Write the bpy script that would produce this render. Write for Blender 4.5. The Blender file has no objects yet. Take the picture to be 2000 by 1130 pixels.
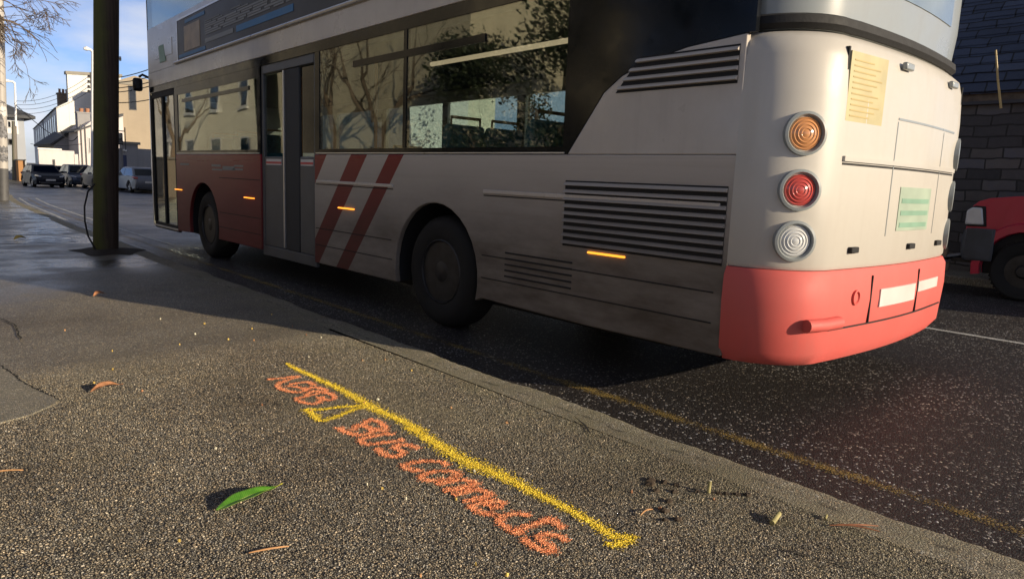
import bpy, bmesh, math, random
import numpy as np
from mathutils import Vector, Matrix
R = math.radians
random.seed(7)
S = bpy.context.scene
COL = S.collection
PI = math.pi

# ---------------------------------------------------------------- tags / objects
def tag(o, label=None, cat=None, group=None, kind=None):
    if label: o['label'] = label
    if cat: o['category'] = cat
    if group: o['group'] = group
    if kind: o['kind'] = kind
    return o
def empty(name, loc=(0, 0, 0), label=None, cat=None, group=None, rz=0):
    o = bpy.data.objects.new(name, None); COL.objects.link(o)
    o.location = loc; o.rotation_euler.z = rz; o.empty_display_size = .2
    return tag(o, label, cat, group)
def wloc(o):
    v = Vector((0, 0, 0))
    while o is not None:
        v += o.location; o = o.parent
    return v
def kids(o): return [c for c in COL.objects if c.parent == o]
def copy_tree(o, parent=None):
    c = o.copy(); COL.objects.link(c); c.parent = parent
    for ch in kids(o): copy_tree(ch, c)
    return c

class MB:
    """collects geometry in world coordinates; build() links it as one mesh object"""
    def __init__(s): s.v = []; s.f = []; s.mi = []; s.cur = 0
    def add(s, vs, fs):
        b = len(s.v); s.v += [tuple(p) for p in vs]
        for f in fs: s.f.append([b + i for i in f]); s.mi.append(s.cur)
        return s
    def box(s, x0, x1, y0, y1, z0, z1):
        return s.add([(x0,y0,z0),(x1,y0,z0),(x1,y1,z0),(x0,y1,z0),(x0,y0,z1),(x1,y0,z1),(x1,y1,z1),(x0,y1,z1)],
                     [(3,2,1,0),(4,5,6,7),(0,1,5,4),(1,2,6,5),(2,3,7,6),(3,0,4,7)])
    def prism(s, poly, ax, a, b):
        """polygon extruded along axis ax from a to b; poly in the other two axes (in xyz order)"""
        n = len(poly)
        ar = sum(poly[i][0]*poly[(i+1)%n][1]-poly[(i+1)%n][0]*poly[i][1] for i in range(n))
        if ar < 0: poly = poly[::-1]
        def P(p, t):
            return {'x': (t, p[0], p[1]), 'y': (p[0], t, p[1]), 'z': (p[0], p[1], t)}[ax]
        vs = [P(p, a) for p in poly] + [P(p, b) for p in poly]
        fl = (ax == 'y') ^ (a > b)
        top = list(range(n, 2*n)); bot = list(range(n))[::-1]
        sides = [(i, (i+1) % n, n+(i+1) % n, n+i) for i in range(n)]
        fs = [top, bot] + sides
        if fl: fs = [f[::-1] for f in fs]
        return s.add(vs, fs)
    def loft(s, rings, cap=True, closed=True):
        n = len(rings[0]); vs = [p for r in rings for p in r]; fs = []
        m = n if closed else n-1
        for k in range(len(rings)-1):
            for i in range(m):
                j = (i+1) % n
                fs.append((k*n+i, k*n+j, (k+1)*n+j, (k+1)*n+i))
        if cap: fs.append(list(range(n))[::-1]); fs.append(list(range((len(rings)-1)*n, len(rings)*n)))
        return s.add(vs, fs)
    def tube(s, pts, r, n=8, cap=True):
        pts = [Vector(p) for p in pts]; rs = r if isinstance(r, (list, tuple)) else [r]*len(pts)
        rings = []; u = None
        for i, p in enumerate(pts):
            d = (pts[min(i+1, len(pts)-1)] - pts[max(i-1, 0)]).normalized()
            if u is None: u = d.orthogonal().normalized()
            else: u = (u - d*u.dot(d)); u = u.normalized() if u.length > 1e-6 else d.orthogonal().normalized()
            w = d.cross(u)
            rings.append([p + (u*math.cos(2*PI*k/n) + w*math.sin(2*PI*k/n))*rs[i] for k in range(n)])
        return s.loft(rings, cap)
    def lathe(s, prof, c, ax='x', n=32, cap=True):
        """prof: list of (radius, height along axis)"""
        c = Vector(c); A = {'x': Vector((1,0,0)), 'y': Vector((0,1,0)), 'z': Vector((0,0,1))}[ax] if isinstance(ax, str) else Vector(ax).normalized()
        U = A.orthogonal().normalized(); W = A.cross(U)
        rings = [[c + A*h + (U*math.cos(2*PI*k/n)+W*math.sin(2*PI*k/n))*max(r, 1e-4) for k in range(n)] for r, h in prof]
        return s.loft(rings, cap)
    def grid(s, fn, nu, nv):
        vs = [fn(i/nu, j/nv) for j in range(nv+1) for i in range(nu+1)]
        fs = [(j*(nu+1)+i, j*(nu+1)+i+1, (j+1)*(nu+1)+i+1, (j+1)*(nu+1)+i) for j in range(nv) for i in range(nu)]
        return s.add(vs, fs)
    def build(s, name, mat, parent=None, smooth=35, bevel=0, seg=2, fixn=False, warp=None):
        v = s.v
        if warp: v = [warp(p) for p in v]
        if parent is not None:
            L = wloc(parent); v = [(p[0]-L.x, p[1]-L.y, p[2]-L.z) for p in v]
        me = bpy.data.meshes.new(name); me.from_pydata([tuple(p) for p in v], [], s.f)
        for m in (mat if isinstance(mat, (list, tuple)) else [mat]): me.materials.append(m)
        if s.mi and max(s.mi) > 0: me.polygons.foreach_set('material_index', s.mi)
        if fixn:
            bm = bmesh.new(); bm.from_mesh(me); bmesh.ops.recalc_face_normals(bm, faces=bm.faces); bm.to_mesh(me); bm.free()
        if smooth:
            me.polygons.foreach_set('use_smooth', [True]*len(me.polygons))
            me.set_sharp_from_angle(angle=R(smooth))
        me.update()
        o = bpy.data.objects.new(name, me); COL.objects.link(o); o.parent = parent
        if bevel:
            b = o.modifiers.new('bevel', 'BEVEL'); b.width = bevel; b.segments = seg; b.limit_method = 'ANGLE'; b.angle_limit = R(35)
        return o

# ---------------------------------------------------------------- materials
class NT:
    def __init__(s, name):
        s.m = bpy.data.materials.new(name); s.m.use_nodes = True; s.t = s.m.node_tree; s.t.nodes.clear()
        s.out = s.t.nodes.new('ShaderNodeOutputMaterial')
    def n(s, ty, **kw):
        nd = s.t.nodes.new('ShaderNode'+ty)
        for k, v in kw.items():
            if hasattr(nd, k) and not k.startswith('i_'): setattr(nd, k, v)
        return nd
    def set(s, sock, v):
        if isinstance(v, bpy.types.NodeSocket): s.t.links.new(v, sock)
        elif isinstance(v, (tuple, list)) and len(v) == 3 and sock.type == 'RGBA': sock.default_value = (*v, 1)
        else: sock.default_value = v
    def noise(s, vec, scale, detail=4, rough=.55, dist=0):
        nd = s.n('TexNoise'); s.set(nd.inputs['Vector'], vec)
        nd.inputs['Scale'].default_value = scale; nd.inputs['Detail'].default_value = detail
        nd.inputs['Roughness'].default_value = rough; nd.inputs['Distortion'].default_value = dist
        return nd.outputs['Fac']
    def vor(s, vec, scale, feature='F1', rnd=1):
        nd = s.n('TexVoronoi'); nd.feature = feature; s.set(nd.inputs['Vector'], vec)
        nd.inputs['Scale'].default_value = scale; nd.inputs['Randomness'].default_value = rnd
        return nd
    def ramp(s, fac, stops, interp='LINEAR'):
        nd = s.n('ValToRGB'); s.set(nd.inputs['Fac'], fac); cr = nd.color_ramp; cr.interpolation = interp
        while len(cr.elements) < len(stops): cr.elements.new(.5)
        for e, (p, c) in zip(cr.elements, stops):
            e.position = p; e.color = (c, c, c, 1) if isinstance(c, (int, float)) else (*c, 1)
        return nd.outputs['Color']
    def math(s, op, a, b=0., c=None, clamp=False):
        nd = s.n('Math'); nd.operation = op; nd.use_clamp = clamp
        s.set(nd.inputs[0], a); s.set(nd.inputs[1], b)
        if c is not None: s.set(nd.inputs[2], c)
        return nd.outputs[0]
    def mix(s, fac, a, b, bt='MIX'):
        nd = s.n('Mix'); nd.data_type = 'RGBA'; nd.blend_type = bt
        s.set(nd.inputs[0], fac); s.set(nd.inputs[6], a); s.set(nd.inputs[7], b)
        return nd.outputs[2]
    def mr(s, v, a, b, c=0., d=1., smooth=False):
        nd = s.n('MapRange'); nd.clamp = True
        if smooth: nd.interpolation_type = 'SMOOTHSTEP'
        s.set(nd.inputs[0], v)
        for i, x in enumerate((a, b, c, d)): s.set(nd.inputs[i+1], x)
        return nd.outputs[0]
    def pos(s): return s.n('NewGeometry').outputs['Position']
    def obj(s): return s.n('TexCoord').outputs['Object']
    def xyz(s, vec):
        nd = s.n('SeparateXYZ'); s.set(nd.inputs[0], vec); return nd.outputs
    def mapping(s, vec, scale=(1,1,1), rot=(0,0,0)):
        nd = s.n('Mapping'); s.set(nd.inputs[0], vec); nd.inputs['Scale'].default_value = scale; nd.inputs['Rotation'].default_value = rot
        return nd.outputs[0]
    def bump(s, h, strength=.3, dist=.01):
        nd = s.n('Bump'); s.set(nd.inputs['Height'], h); nd.inputs['Strength'].default_value = strength; nd.inputs['Distance'].default_value = dist
        return nd.outputs[0]
    def bsdf(s, col, rough=.5, normal=None, metal=0., spec=.5, coat=0., trans=0., ior=1.45, emis=None, es=0.):
        b = s.n('BsdfPrincipled'); I = b.inputs
        s.set(I['Base Color'], col); s.set(I['Roughness'], rough); s.set(I['Metallic'], metal)
        I['Specular IOR Level'].default_value = spec; I['Coat Weight'].default_value = coat; I['Coat Roughness'].default_value = .08
        I['Transmission Weight'].default_value = trans; I['IOR'].default_value = ior
        if normal is not None: s.set(I['Normal'], normal)
        if emis: s.set(I['Emission Color'], emis); I['Emission Strength'].default_value = es
        return b
    def fin(s, sh):
        s.t.links.new(sh.outputs[0] if hasattr(sh, 'outputs') else sh, s.out.inputs['Surface']); return s.m

def simple(name, col, rough=.5, var=.15, scale=6, bump=.0, bscale=80, metal=0., coat=0., spec=.5, emis=None, es=0.):
    k = NT(name); p = k.obj()
    f = k.noise(p, scale, 5)
    c = k.mix(k.mr(f, .3, .7), tuple(x*(1-var) for x in col), tuple(min(1, x*(1+var)) for x in col))
    nrm = None
    if bump: nrm = k.bump(k.noise(p, bscale, 3), bump, .01)
    rr = k.mr(f, .3, .7, max(0, rough-.06), min(1, rough+.06))
    return k.fin(k.bsdf(c, rr, nrm, metal, spec, coat, emis=emis, es=es))

def glass(name, tint, f0=.06, refl=(.9, .95, 1), wav=0.0, gain=1.):
    """thin pane: tinted see-through plus Schlick reflection, the same from both sides"""
    k = NT(name); g_ = k.n('NewGeometry')
    dp = k.n('VectorMath'); dp.operation = 'DOT_PRODUCT'; k.set(dp.inputs[0], g_.outputs['Incoming']); k.set(dp.inputs[1], g_.outputs['Normal'])
    c = k.math('ABSOLUTE', dp.outputs['Value'])
    F = k.math('MULTIPLY', k.math('MULTIPLY_ADD', k.math('POWER', k.math('SUBTRACT', 1., c), 5.), 1-f0, f0), gain, clamp=True)
    nrm = k.bump(k.noise(k.obj(), 1.1, 2), wav, .02) if wav else None
    g = k.n('BsdfGlossy'); k.set(g.inputs['Color'], refl); g.inputs['Roughness'].default_value = .02
    if nrm is not None: k.set(g.inputs['Normal'], nrm)
    t = k.n('BsdfTransparent'); k.set(t.inputs['Color'], tint)
    m = k.n('MixShader'); k.set(m.inputs[0], F)
    k.t.links.new(t.outputs[0], m.inputs[1]); k.t.links.new(g.outputs[0], m.inputs[2])
    return k.fin(m)

# --- asphalt: displaced stone chips; the same height field serves paving and paint
def chips(k, p, sc):
    """returns height, cell random, crevice distance, fine noise"""
    wob = k.n('VectorMath'); wob.operation = 'ADD'
    nz = k.n('TexNoise'); k.set(nz.inputs['Vector'], p); nz.inputs['Scale'].default_value = sc*.9; nz.inputs['Detail'].default_value = 2
    sm = k.n('VectorMath'); sm.operation = 'SCALE'; k.set(sm.inputs[0], nz.outputs['Color']); sm.inputs['Scale'].default_value = .35/sc
    k.set(wob.inputs[0], p); k.set(wob.inputs[1], sm.outputs[0])
    flat = k.mapping(wob.outputs[0], (1, 1, .35))
    v1 = k.vor(flat, sc); de = k.vor(flat, sc, 'DISTANCE_TO_EDGE')
    rnd = k.xyz(v1.outputs['Color'])
    dome = k.mr(de.outputs['Distance'], 0, .32, 0, 1, True)
    h = k.math('MULTIPLY', dome, k.mr(rnd[0], 0, 1, .35, 1.0))
    return h, rnd, de.outputs['Distance'], flat

def asphalt(name, sc, base, light, crev, wetfn=None, disp=.0042, bumps=.6, rough=.62, moss=True, speck=.94):
    k = NT(name); p = k.pos()
    h, rnd, ed, flat = chips(k, p, sc)
    big = k.noise(p, .9, 5, .6); mid = k.noise(p, 4.5, 4, .6); fine = k.noise(p, 240, 3, .7)
    st = k.ramp(rnd[1], [(0, tuple(c*.62 for c in base)), (.45, base), (.85, tuple(c*1.35 for c in base)), (speck, light), (1, tuple(min(1, c*1.35) for c in light))])
    hue = k.ramp(rnd[2], [(0, (1.12, .98, .84)), (.5, (1, 1, 1)), (1, (.92, .97, 1.1))])
    st = k.mix(1, st, hue, 'MULTIPLY')
    st = k.mix(k.mr(fine, .35, .7, 0, .45), st, tuple(c*.6 for c in base))
    c = k.mix(k.mr(ed, .02, .16), crev, st)
    c = k.mix(k.mr(big, .45, .68, 0, .75), c, k.mix(1, c, (.50, .46, .43), 'MULTIPLY'))
    c = k.mix(k.mr(mid, .5, .72, 0, .35), c, k.mix(1, c, (1.35, 1.28, 1.1), 'MULTIPLY'))
    X = k.xyz(p)
    if moss:
        # silt and algae gathered along the kerb edge
        e = k.math('MULTIPLY', k.mr(X[0], 1.95, 2.75), k.mr(mid, .3, .62))
        c = k.mix(k.math('MULTIPLY', e, .62), c, k.mix(fine, (.13, .122, .07), (.23, .215, .135)))
        s2 = k.mr(k.noise(k.mapping(p, (1, .45, 1)), .55, 4, .62), .50, .66)
        c = k.mix(k.math('MULTIPLY', s2, .6), c, k.mix(fine, (.15, .13, .085), (.25, .22, .15)))
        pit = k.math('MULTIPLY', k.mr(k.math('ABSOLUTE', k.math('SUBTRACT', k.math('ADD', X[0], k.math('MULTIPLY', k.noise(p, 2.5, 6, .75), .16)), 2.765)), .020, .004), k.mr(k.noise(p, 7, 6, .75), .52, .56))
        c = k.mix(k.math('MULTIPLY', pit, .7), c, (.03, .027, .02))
    if name == 'road_asphalt':
        c = k.mix(k.mr(X[1], 13, 22, 0, .75), c, k.mix(mid, (.085, .085, .098), (.14, .138, .15)))     # older, paler surfacing further up the street, sky reflection mixed into its blue
        gut = k.math('MULTIPLY', k.mr(X[0], 3.12, 2.88), k.mr(mid, .25, .6, .5, 1))  # gutter dirt, with the road shadow beside the kerb put into the colour
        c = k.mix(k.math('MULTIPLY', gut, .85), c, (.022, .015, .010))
        tr1 = k.mr(k.math('ABSOLUTE', k.math('SUBTRACT', X[0], 4.25)), .55, .15); tr2 = k.mr(k.math('ABSOLUTE', k.math('SUBTRACT', X[0], 6.0)), .55, .15)
        c = k.mix(k.math('MULTIPLY', k.math('ADD', tr1, tr2, clamp=True), .38), c, (.016, .013, .012))
        pt = k.mr(k.noise(k.mapping(p, (1, .3, 1)), .8, 5, .65), .5, .62); c = k.mix(k.math('MULTIPLY', pt, .45), c, (.02, .016, .015))
    if wetfn is not None:
        wet = wetfn(k, X, big, mid)
        c = k.mix(wet, c, k.mix(1, c, (.45, .46, .5), 'MULTIPLY'))
        rg = k.mix(wet, (rough,)*3, (.20,)*3)
        rg = k.math('ADD', k.xyz(rg)[0], k.mr(fine, .3, .7, -.06, .1))
    else:
        wet = None
        rg = k.math('ADD', k.mr(rnd[2], 0, 1, rough-.18, rough+.1), 0)
    hf = k.math('ADD', h, k.math('MULTIPLY', fine, .22))
    bs = k.bump(hf, bumps, .006)
    if wet is not None:
        bn = k.n('Bump'); k.set(bn.inputs['Height'], hf); k.set(bn.inputs['Strength'], k.mr(wet, 0, 1, bumps, bumps*.35)); bn.inputs['Distance'].default_value = .006
        bs = bn.outputs[0]
    b = k.bsdf(c, rg, bs)
    if disp:
        amp = k.math('MULTIPLY', k.math('MULTIPLY', k.mr(X[1], 4.9, 4.3), k.mr(X[0], -.25, -.05)), k.mr(X[0], 2.80, 2.70))
        d = k.n('Displacement'); k.set(d.inputs['Height'], k.math('MULTIPLY', hf, amp)); d.inputs['Midlevel'].default_value = 0; d.inputs['Scale'].default_value = disp
        k.t.links.new(d.outputs[0], k.out.inputs['Displacement']); k.m.displacement_method = 'BOTH'
    return k.fin(b)

def wet_pave(k, X, big, mid):
    far = k.mr(k.math('ADD', X[1], k.math('MULTIPLY', X[0], -.9)), 5.6, 7.2)
    patch = k.mr(big, .38, .56)
    return k.math('MULTIPLY', far, k.math('MULTIPLY_ADD', patch, .65, .30), clamp=True)
def wet_road(k, X, big, mid):
    far = k.mr(X[1], 6, 16)
    return k.math('MULTIPLY', far, k.math('MULTIPLY_ADD', k.mr(big, .4, .6), .3, .35), clamp=True)

PAVE_SC = 118
M = {}
M['pave'] = asphalt('footway_asphalt', PAVE_SC, (.325, .290, .226), (.60, .55, .45), (.020, .017, .014), wet_pave, disp=.0055, bumps=.5)
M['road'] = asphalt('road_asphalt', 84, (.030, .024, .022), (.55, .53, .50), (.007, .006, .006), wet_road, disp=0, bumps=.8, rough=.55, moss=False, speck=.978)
M['patch'] = asphalt('patch_asphalt', 130, (.33, .30, .22), (.55, .50, .40), (.11, .10, .08), None, disp=0, bumps=.8, moss=False)
M['kerb'] = asphalt('kerb_concrete', 92, (.36, .325, .245), (.60, .55, .44), (.09, .08, .062), None, disp=0, bumps=.6, moss=True, rough=.8)

def spray(name, col, col2, thr):
    k = NT(name); p = k.pos(); h, rnd, ed, flat = chips(k, p, PAVE_SC)
    at = k.n('Attribute'); at.attribute_name = 'cover'
    fine = k.noise(p, 240, 3, .7); spat = k.noise(p, 130, 2, .7)
    score = k.math('ADD', k.math('MULTIPLY', at.outputs['Fac'], .95), k.math('ADD', k.math('MULTIPLY', h, .80), k.math('MULTIPLY', spat, 1.0)))
    a = k.mr(score, thr, thr+.14)
    c = k.mix(k.mr(k.noise(p, 60, 4, .7), .35, .65), col, col2)
    c = k.mix(k.mr(rnd[1], .4, 1, 0, .3), c, tuple(x*.6 for x in col))
    hf = k.math('ADD', h, k.math('MULTIPLY', fine, .22))
    b = k.bsdf(c, .7, k.bump(hf, .45, .006))
    t = k.n('BsdfTransparent'); m = k.n('MixShader'); k.set(m.inputs[0], a)
    k.t.links.new(t.outputs[0], m.inputs[1]); k.t.links.new(b.outputs[0], m.inputs[2])
    d = k.n('Displacement'); k.set(d.inputs['Height'], hf); d.inputs['Midlevel'].default_value = 0; d.inputs['Scale'].default_value = .0055
    k.t.links.new(d.outputs[0], k.out.inputs['Displacement']); k.m.displacement_method = 'BOTH'
    return k.fin(m)
M['spray_yellow'] = spray('yellow_spray', (.92, .63, .03), (.95, .74, .08), 1.29)
M['spray_orange'] = spray('orange_spray', (.98, .30, .12), (1.0, .44, .22), 1.20)

def roadpaint(name, col, wear):
    k = NT(name); p = k.pos(); h, rnd, ed, flat = chips(k, p, 70)
    nz = k.noise(p, 3, 5, .7); at = k.n('Attribute'); at.attribute_name = 'cover'
    sc = k.math('ADD', k.math('MULTIPLY', h, .5), k.math('ADD', nz, k.math('MULTIPLY', at.outputs['Fac'], .6)))
    a = k.math('MULTIPLY', k.mr(sc, wear, wear+.35), .9)
    b = k.bsdf(k.mix(k.noise(p, 40, 3), tuple(x*.7 for x in col), col), .6, k.bump(h, .6, .006))
    t = k.n('BsdfTransparent'); m = k.n('MixShader'); k.set(m.inputs[0], a)
    k.t.links.new(t.outputs[0], m.inputs[1]); k.t.links.new(b.outputs[0], m.inputs[2])
    return k.fin(m)
M['road_yellow'] = roadpaint('worn_yellow_paint', (.34, .235, .065), 1.05)
M['road_white'] = roadpaint('worn_white_paint', (.60, .60, .58), .8)

def bus_side(name):
    """white coachwork with the raked red stripes and road dirt low down"""
    k = NT(name); p = k.pos(); X = k.xyz(p)
    s = k.math('ADD', X[1], k.math('MULTIPLY_ADD', X[2], .85, -.85*1.39))
    def band(a, b): return k.math('MULTIPLY', k.math('GREATER_THAN', s, a), k.math('LESS_THAN', s, b))
    red = k.math('ADD', band(5.43, 5.68), k.math('ADD', band(6.06, 6.37), band(6.87, 30)), clamp=True)
    c = k.mix(red, (.50, .45, .395), (.20, .010, .017))
    n = k.noise(k.mapping(p, (1, .6, 2.2)), 2.2, 6, .65)
    drt = k.math('MULTIPLY', k.mr(X[2], 1.42, .62), k.mr(n, .2, .65, .6, 1))
    drt = k.math('MULTIPLY', drt, k.mr(X[1], 9.5, 4.5, .5, 1))
    c = k.mix(k.math('MULTIPLY', drt, .92), c, (.060, .043, .029))
    streak = k.noise(k.mapping(p, (1, .5, 26)), 1.2, 4, .6)
    c = k.mix(k.mr(streak, .5, .75, 0, .25), c, k.mix(1, c, (.75, .7, .64), 'MULTIPLY'))
    rg = k.mr(drt, 0, .7, .24, .6)
    return k.fin(k.bsdf(c, rg, k.bump(k.noise(p, 1.3, 2), .06, .05), coat=.0, spec=.3))
M['bus_side'] = bus_side('coach_side_paint')
def paint(name, col, rough=.28, coat=.4, dirt=.25, dcol=(.16, .13, .10)):
    k = NT(name); p = k.pos(); n = k.noise(p, 3.1, 6, .65); X = k.xyz(p)
    c = k.mix(k.mr(n, .42, .75, 0, dirt), col, k.mix(.6, col, dcol))
    st = k.noise(k.mapping(p, (7, 7, .5)), 1.6, 4, .6)
    c = k.mix(k.mr(st, .5, .8, 0, dirt), c, k.mix(.5, c, dcol))
    return k.fin(k.bsdf(c, k.mr(n, .3, .7, rough-.05, rough+.12), k.bump(k.noise(p, 1.1, 2), .05, .05), coat=coat))
M['white'] = paint('white_coach_paint', (.52, .47, .415))
M['rearwhite'] = paint('cream_white_paint', (.50, .475, .43), .38, .2, .22, (.3, .25, .2))
M['rearred'] = paint('pale_red_paint', (.60, .105, .09), .6, .0, .35, (.3, .14, .12))  # paler copy of the bus red, sunlight and motion smear in the colour
M['greypanel'] = paint('pale_grey_panel', (.27, .295, .30), .3, .3, .2)
M['rail'] = simple('aluminium_trim', (.62, .62, .62), .33, .1, metal=.7)
M['black'] = simple('black_gloss', (.006, .007, .009), .12, .1, spec=.3)
M['rubber'] = simple('black_rubber', (.012, .012, .013), .75, .2, 20, .2, 60)
M['tyre'] = simple('tyre_rubber', (.010, .0095, .009), .8, .3, 14, .3, 120)
M['rim'] = simple('dirty_steel_rim', (.045, .043, .042), .5, .3, 12, metal=.5)
M['alloy'] = simple('alloy_wheel', (.45, .46, .48), .3, .1, metal=.8)
M['doorgrey'] = simple('door_grey', (.085, .088, .092), .45, .2, 5)
M['dark'] = simple('dark_interior', (.035, .036, .038), .7, .2)
M['seat'] = simple('teal_seat_moquette', (.055, .17, .20), .85, .3, 30)
M['ad'] = simple('advert_black', (.030, .028, .027), .45, .12, 2)
M['adblue'] = simple('advert_blue', (.035, .16, .34), .5, .1)
M['adgrey'] = simple('advert_grey', (.21, .215, .215), .5, .1)
M['adpic'] = simple('advert_picture', (.36, .28, .20), .5, .35, 4)
M['adred'] = simple('advert_red', (.45, .07, .04), .5, .1)
M['yellowad'] = simple('yellow_notice', (.46, .40, .22), .5, .12, 5)
M['yellowad2'] = simple('yellow_notice_print', (.42, .32, .13), .5, .1)
M['greenad'] = simple('green_panel', (.31, .38, .30), .5, .12, 4)
M['greenad2'] = simple('green_print', (.20, .34, .25), .5, .1)
M['plate'] = simple('plate_white', (.58, .57, .55), .4, .05)
M['lensr'] = simple('red_lens', (.46, .07, .06), .15, .1, coat=.6)
M['lenso'] = simple('amber_lens', (.58, .27, .11), .15, .1, coat=.6)
M['lensw'] = simple('clear_lens', (.55, .56, .56), .12, .1, coat=.6)
M['amber_lit'] = simple('lit_amber_marker', (.9, .3, .04), .3, .05, emis=(1, .33, .03), es=1.6)
M['tube'] = simple('lit_saloon_lamp', (.9, .75, .55), .3, .05, emis=(1, .70, .42), es=.55)
M['busglass'] = glass('bus_window_glass', (.70, .76, .75), .085, (1, 1, .93), .10, 1.15)
M['doorglass'] = glass('door_glass', (.7, .72, .70), .12, (1, .98, .9), .05, 1.3)
M['carglass'] = glass('car_window_glass', (.25, .28, .30), .035)
M['pane'] = glass('house_window_glass', (.2, .22, .25), .04)

def wood(name, a, b, algae, side=(-1, 0)):
    k = NT(name); p = k.obj(); n = k.noise(k.mapping(p, (22, 22, .9)), 1.6, 6, .6)
    c = k.mix(k.mr(n, .3, .7), a, b)
    nv = k.n('NewGeometry').outputs['Normal']; X = k.xyz(nv)
    g = k.mr(k.math('ADD', k.math('MULTIPLY', X[0], -.9), k.noise(p, 3, 4)), .5, 1.1)
    c = k.mix(k.math('MULTIPLY', g, .85), c, algae)
    return k.fin(k.bsdf(c, .85, k.bump(n, .6, .02)))
M['pole'] = wood('creosoted_wood', (.030, .020, .014), (.075, .052, .036), (.085, .092, .022))
M['polefar'] = wood('grey_wood', (.12, .105, .09), (.2, .18, .16), (.14, .14, .09))
M['bark'] = simple('bark', (.12, .09, .065), .9, .35, 9, .4, 30)
M['galv'] = simple('pale_painted_steel', (.40, .375, .35), .5, .12, 3)
M['darkpaint'] = simple('dark_grey_paint', (.075, .075, .078), .6, .2)
M['poster'] = simple('torn_poster', (.16, .16, .17), .8, .8, 14)
M['white_steel'] = simple('white_steel', (.72, .72, .72), .4, .06)
M['cable'] = simple('cable_black', (.012, .012, .013), .6, .1)

def render_wall(name, col, stain=.35, sc=1.):
    k = NT(name); p = k.pos(); n = k.noise(p, .5*sc, 6, .65); X = k.xyz(p)
    c = k.mix(k.mr(n, .35, .7, 0, stain), col, tuple(x*.6 for x in col))
    st = k.noise(k.mapping(p, (2.2, 2.2, .12)), 1.1, 5, .6)
    c = k.mix(k.mr(st, .52, .75, 0, stain), c, tuple(x*.5 for x in col))
    return k.fin(k.bsdf(c, .9, k.bump(k.noise(p, 55, 4), .25, .02)))
M['w_white'] = render_wall('white_render', (.74, .73, .70), .22)
M['w_pink'] = render_wall('pale_pink_render', (.62, .57, .56), .2)
M['w_grey'] = render_wall('grey_render', (.30, .295, .30), .3)
M['w_blue'] = render_wall('blue_grey_render', (.36, .385, .43), .2)
M['w_tan'] = render_wall('tan_dash', (.33, .275, .205), .3)
M['w_cream'] = render_wall('cream_render', (.74, .70, .57), .3)
M['w_tan2'] = render_wall('olive_tan_dash', (.62, .56, .41), .4, 2)
M['w_brown'] = render_wall('orange_brown_board', (.40, .21, .09), .3)
M['cop'] = render_wall('coping_stone', (.27, .25, .21), .4)
M['chim'] = render_wall('chimney_brick', (.26, .19, .13), .4)
M['trimw'] = simple('window_trim', (.5, .5, .5), .5, .1)
M['trimd'] = simple('dark_trim', (.05, .05, .055), .6, .1)
M['sign'] = simple('sign_board', (.022, .022, .026), .5, .1)
M['signmark'] = simple('sign_marks', (.20, .19, .16), .5, .1)
M['dooblue'] = simple('blue_door', (.03, .04, .10), .5, .1)
M['potc'] = simple('clay_pot', (.34, .17, .10), .8, .2)

def courses(name, w, h, cols, mortar, msize, bstr, rough=.85, axis='yz', off=.5, jit=True):
    k = NT(name); p = k.pos(); X = k.xyz(p); cb = k.n('CombineXYZ')
    if axis == 'yz': k.set(cb.inputs[0], X[1]); k.set(cb.inputs[1], X[2])
    else: k.set(cb.inputs[0], X[1]); k.set(cb.inputs[1], k.math('MULTIPLY', X[2], 1.25))
    wob = k.n('VectorMath'); wob.operation = 'ADD'
    nz = k.n('TexNoise'); k.set(nz.inputs['Vector'], p); nz.inputs['Scale'].default_value = 2.6
    sc = k.n('VectorMath'); sc.operation = 'SCALE'; k.set(sc.inputs[0], nz.outputs['Color']); sc.inputs['Scale'].default_value = h*.5 if jit else 0
    k.set(wob.inputs[0], cb.outputs[0]); k.set(wob.inputs[1], sc.outputs[0])
    br = k.n('TexBrick'); k.set(br.inputs['Vector'], wob.outputs[0]); br.offset = off
    br.inputs['Scale'].default_value = 1; br.inputs['Brick Width'].default_value = w; br.inputs['Row Height'].default_value = h
    br.inputs['Mortar Size'].default_value = msize; br.inputs['Mortar Smooth'].default_value = .3
    br.inputs['Color1'].default_value = (0, 0, 0, 1); br.inputs['Color2'].default_value = (1, 1, 1, 1); br.inputs['Mortar'].default_value = (0, 0, 0, 1)
    n = k.noise(p, 9, 5, .7); n2 = k.noise(p, 1.3, 4)
    c = k.ramp(k.math('ADD', k.math('MULTIPLY', br.outputs['Color'], .7), k.math('MULTIPLY', n, .3)), [(0, cols[0]), (.4, cols[1]), (.7, cols[2]), (1, cols[3])])
    c = k.mix(k.mr(n2, .45, .7, 0, .4), c, k.mix(1, c, (.55, .5, .45), 'MULTIPLY'))
    c = k.mix(br.outputs['Fac'], c, mortar)
    hgt = k.math('ADD', k.math('MULTIPLY', br.outputs['Fac'], -1.), k.math('MULTIPLY', n, .5))
    return k.fin(k.bsdf(c, rough, k.bump(hgt, bstr, .03)))
M['blocks'] = courses('old_stone_blocks', .46, .17, [(.03, .03, .032), (.07, .066, .066), (.13, .118, .108), (.09, .10, .135)], (.035, .033, .03), .012, .9)
M['slates'] = courses('slate_roof', .42, .20, [(.028, .038, .066), (.038, .052, .088), (.050, .066, .108), (.07, .085, .125)], (.008, .009, .012), .012, .8, .55, 'roof')  # slate tones shifted blue to carry the sky's reflection
M['roof'] = simple('dark_slate', (.055, .058, .065), .7, .3, 3, .3, 8)
M['lead'] = simple('lead_flashing', (.12, .15, .19), .5, .2)
M['bamboo'] = simple('bamboo', (.55, .40, .16), .5, .15)
M['soil'] = simple('dark_earth', (.035, .027, .02), .95, .5, 30, .8, 50)

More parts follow.
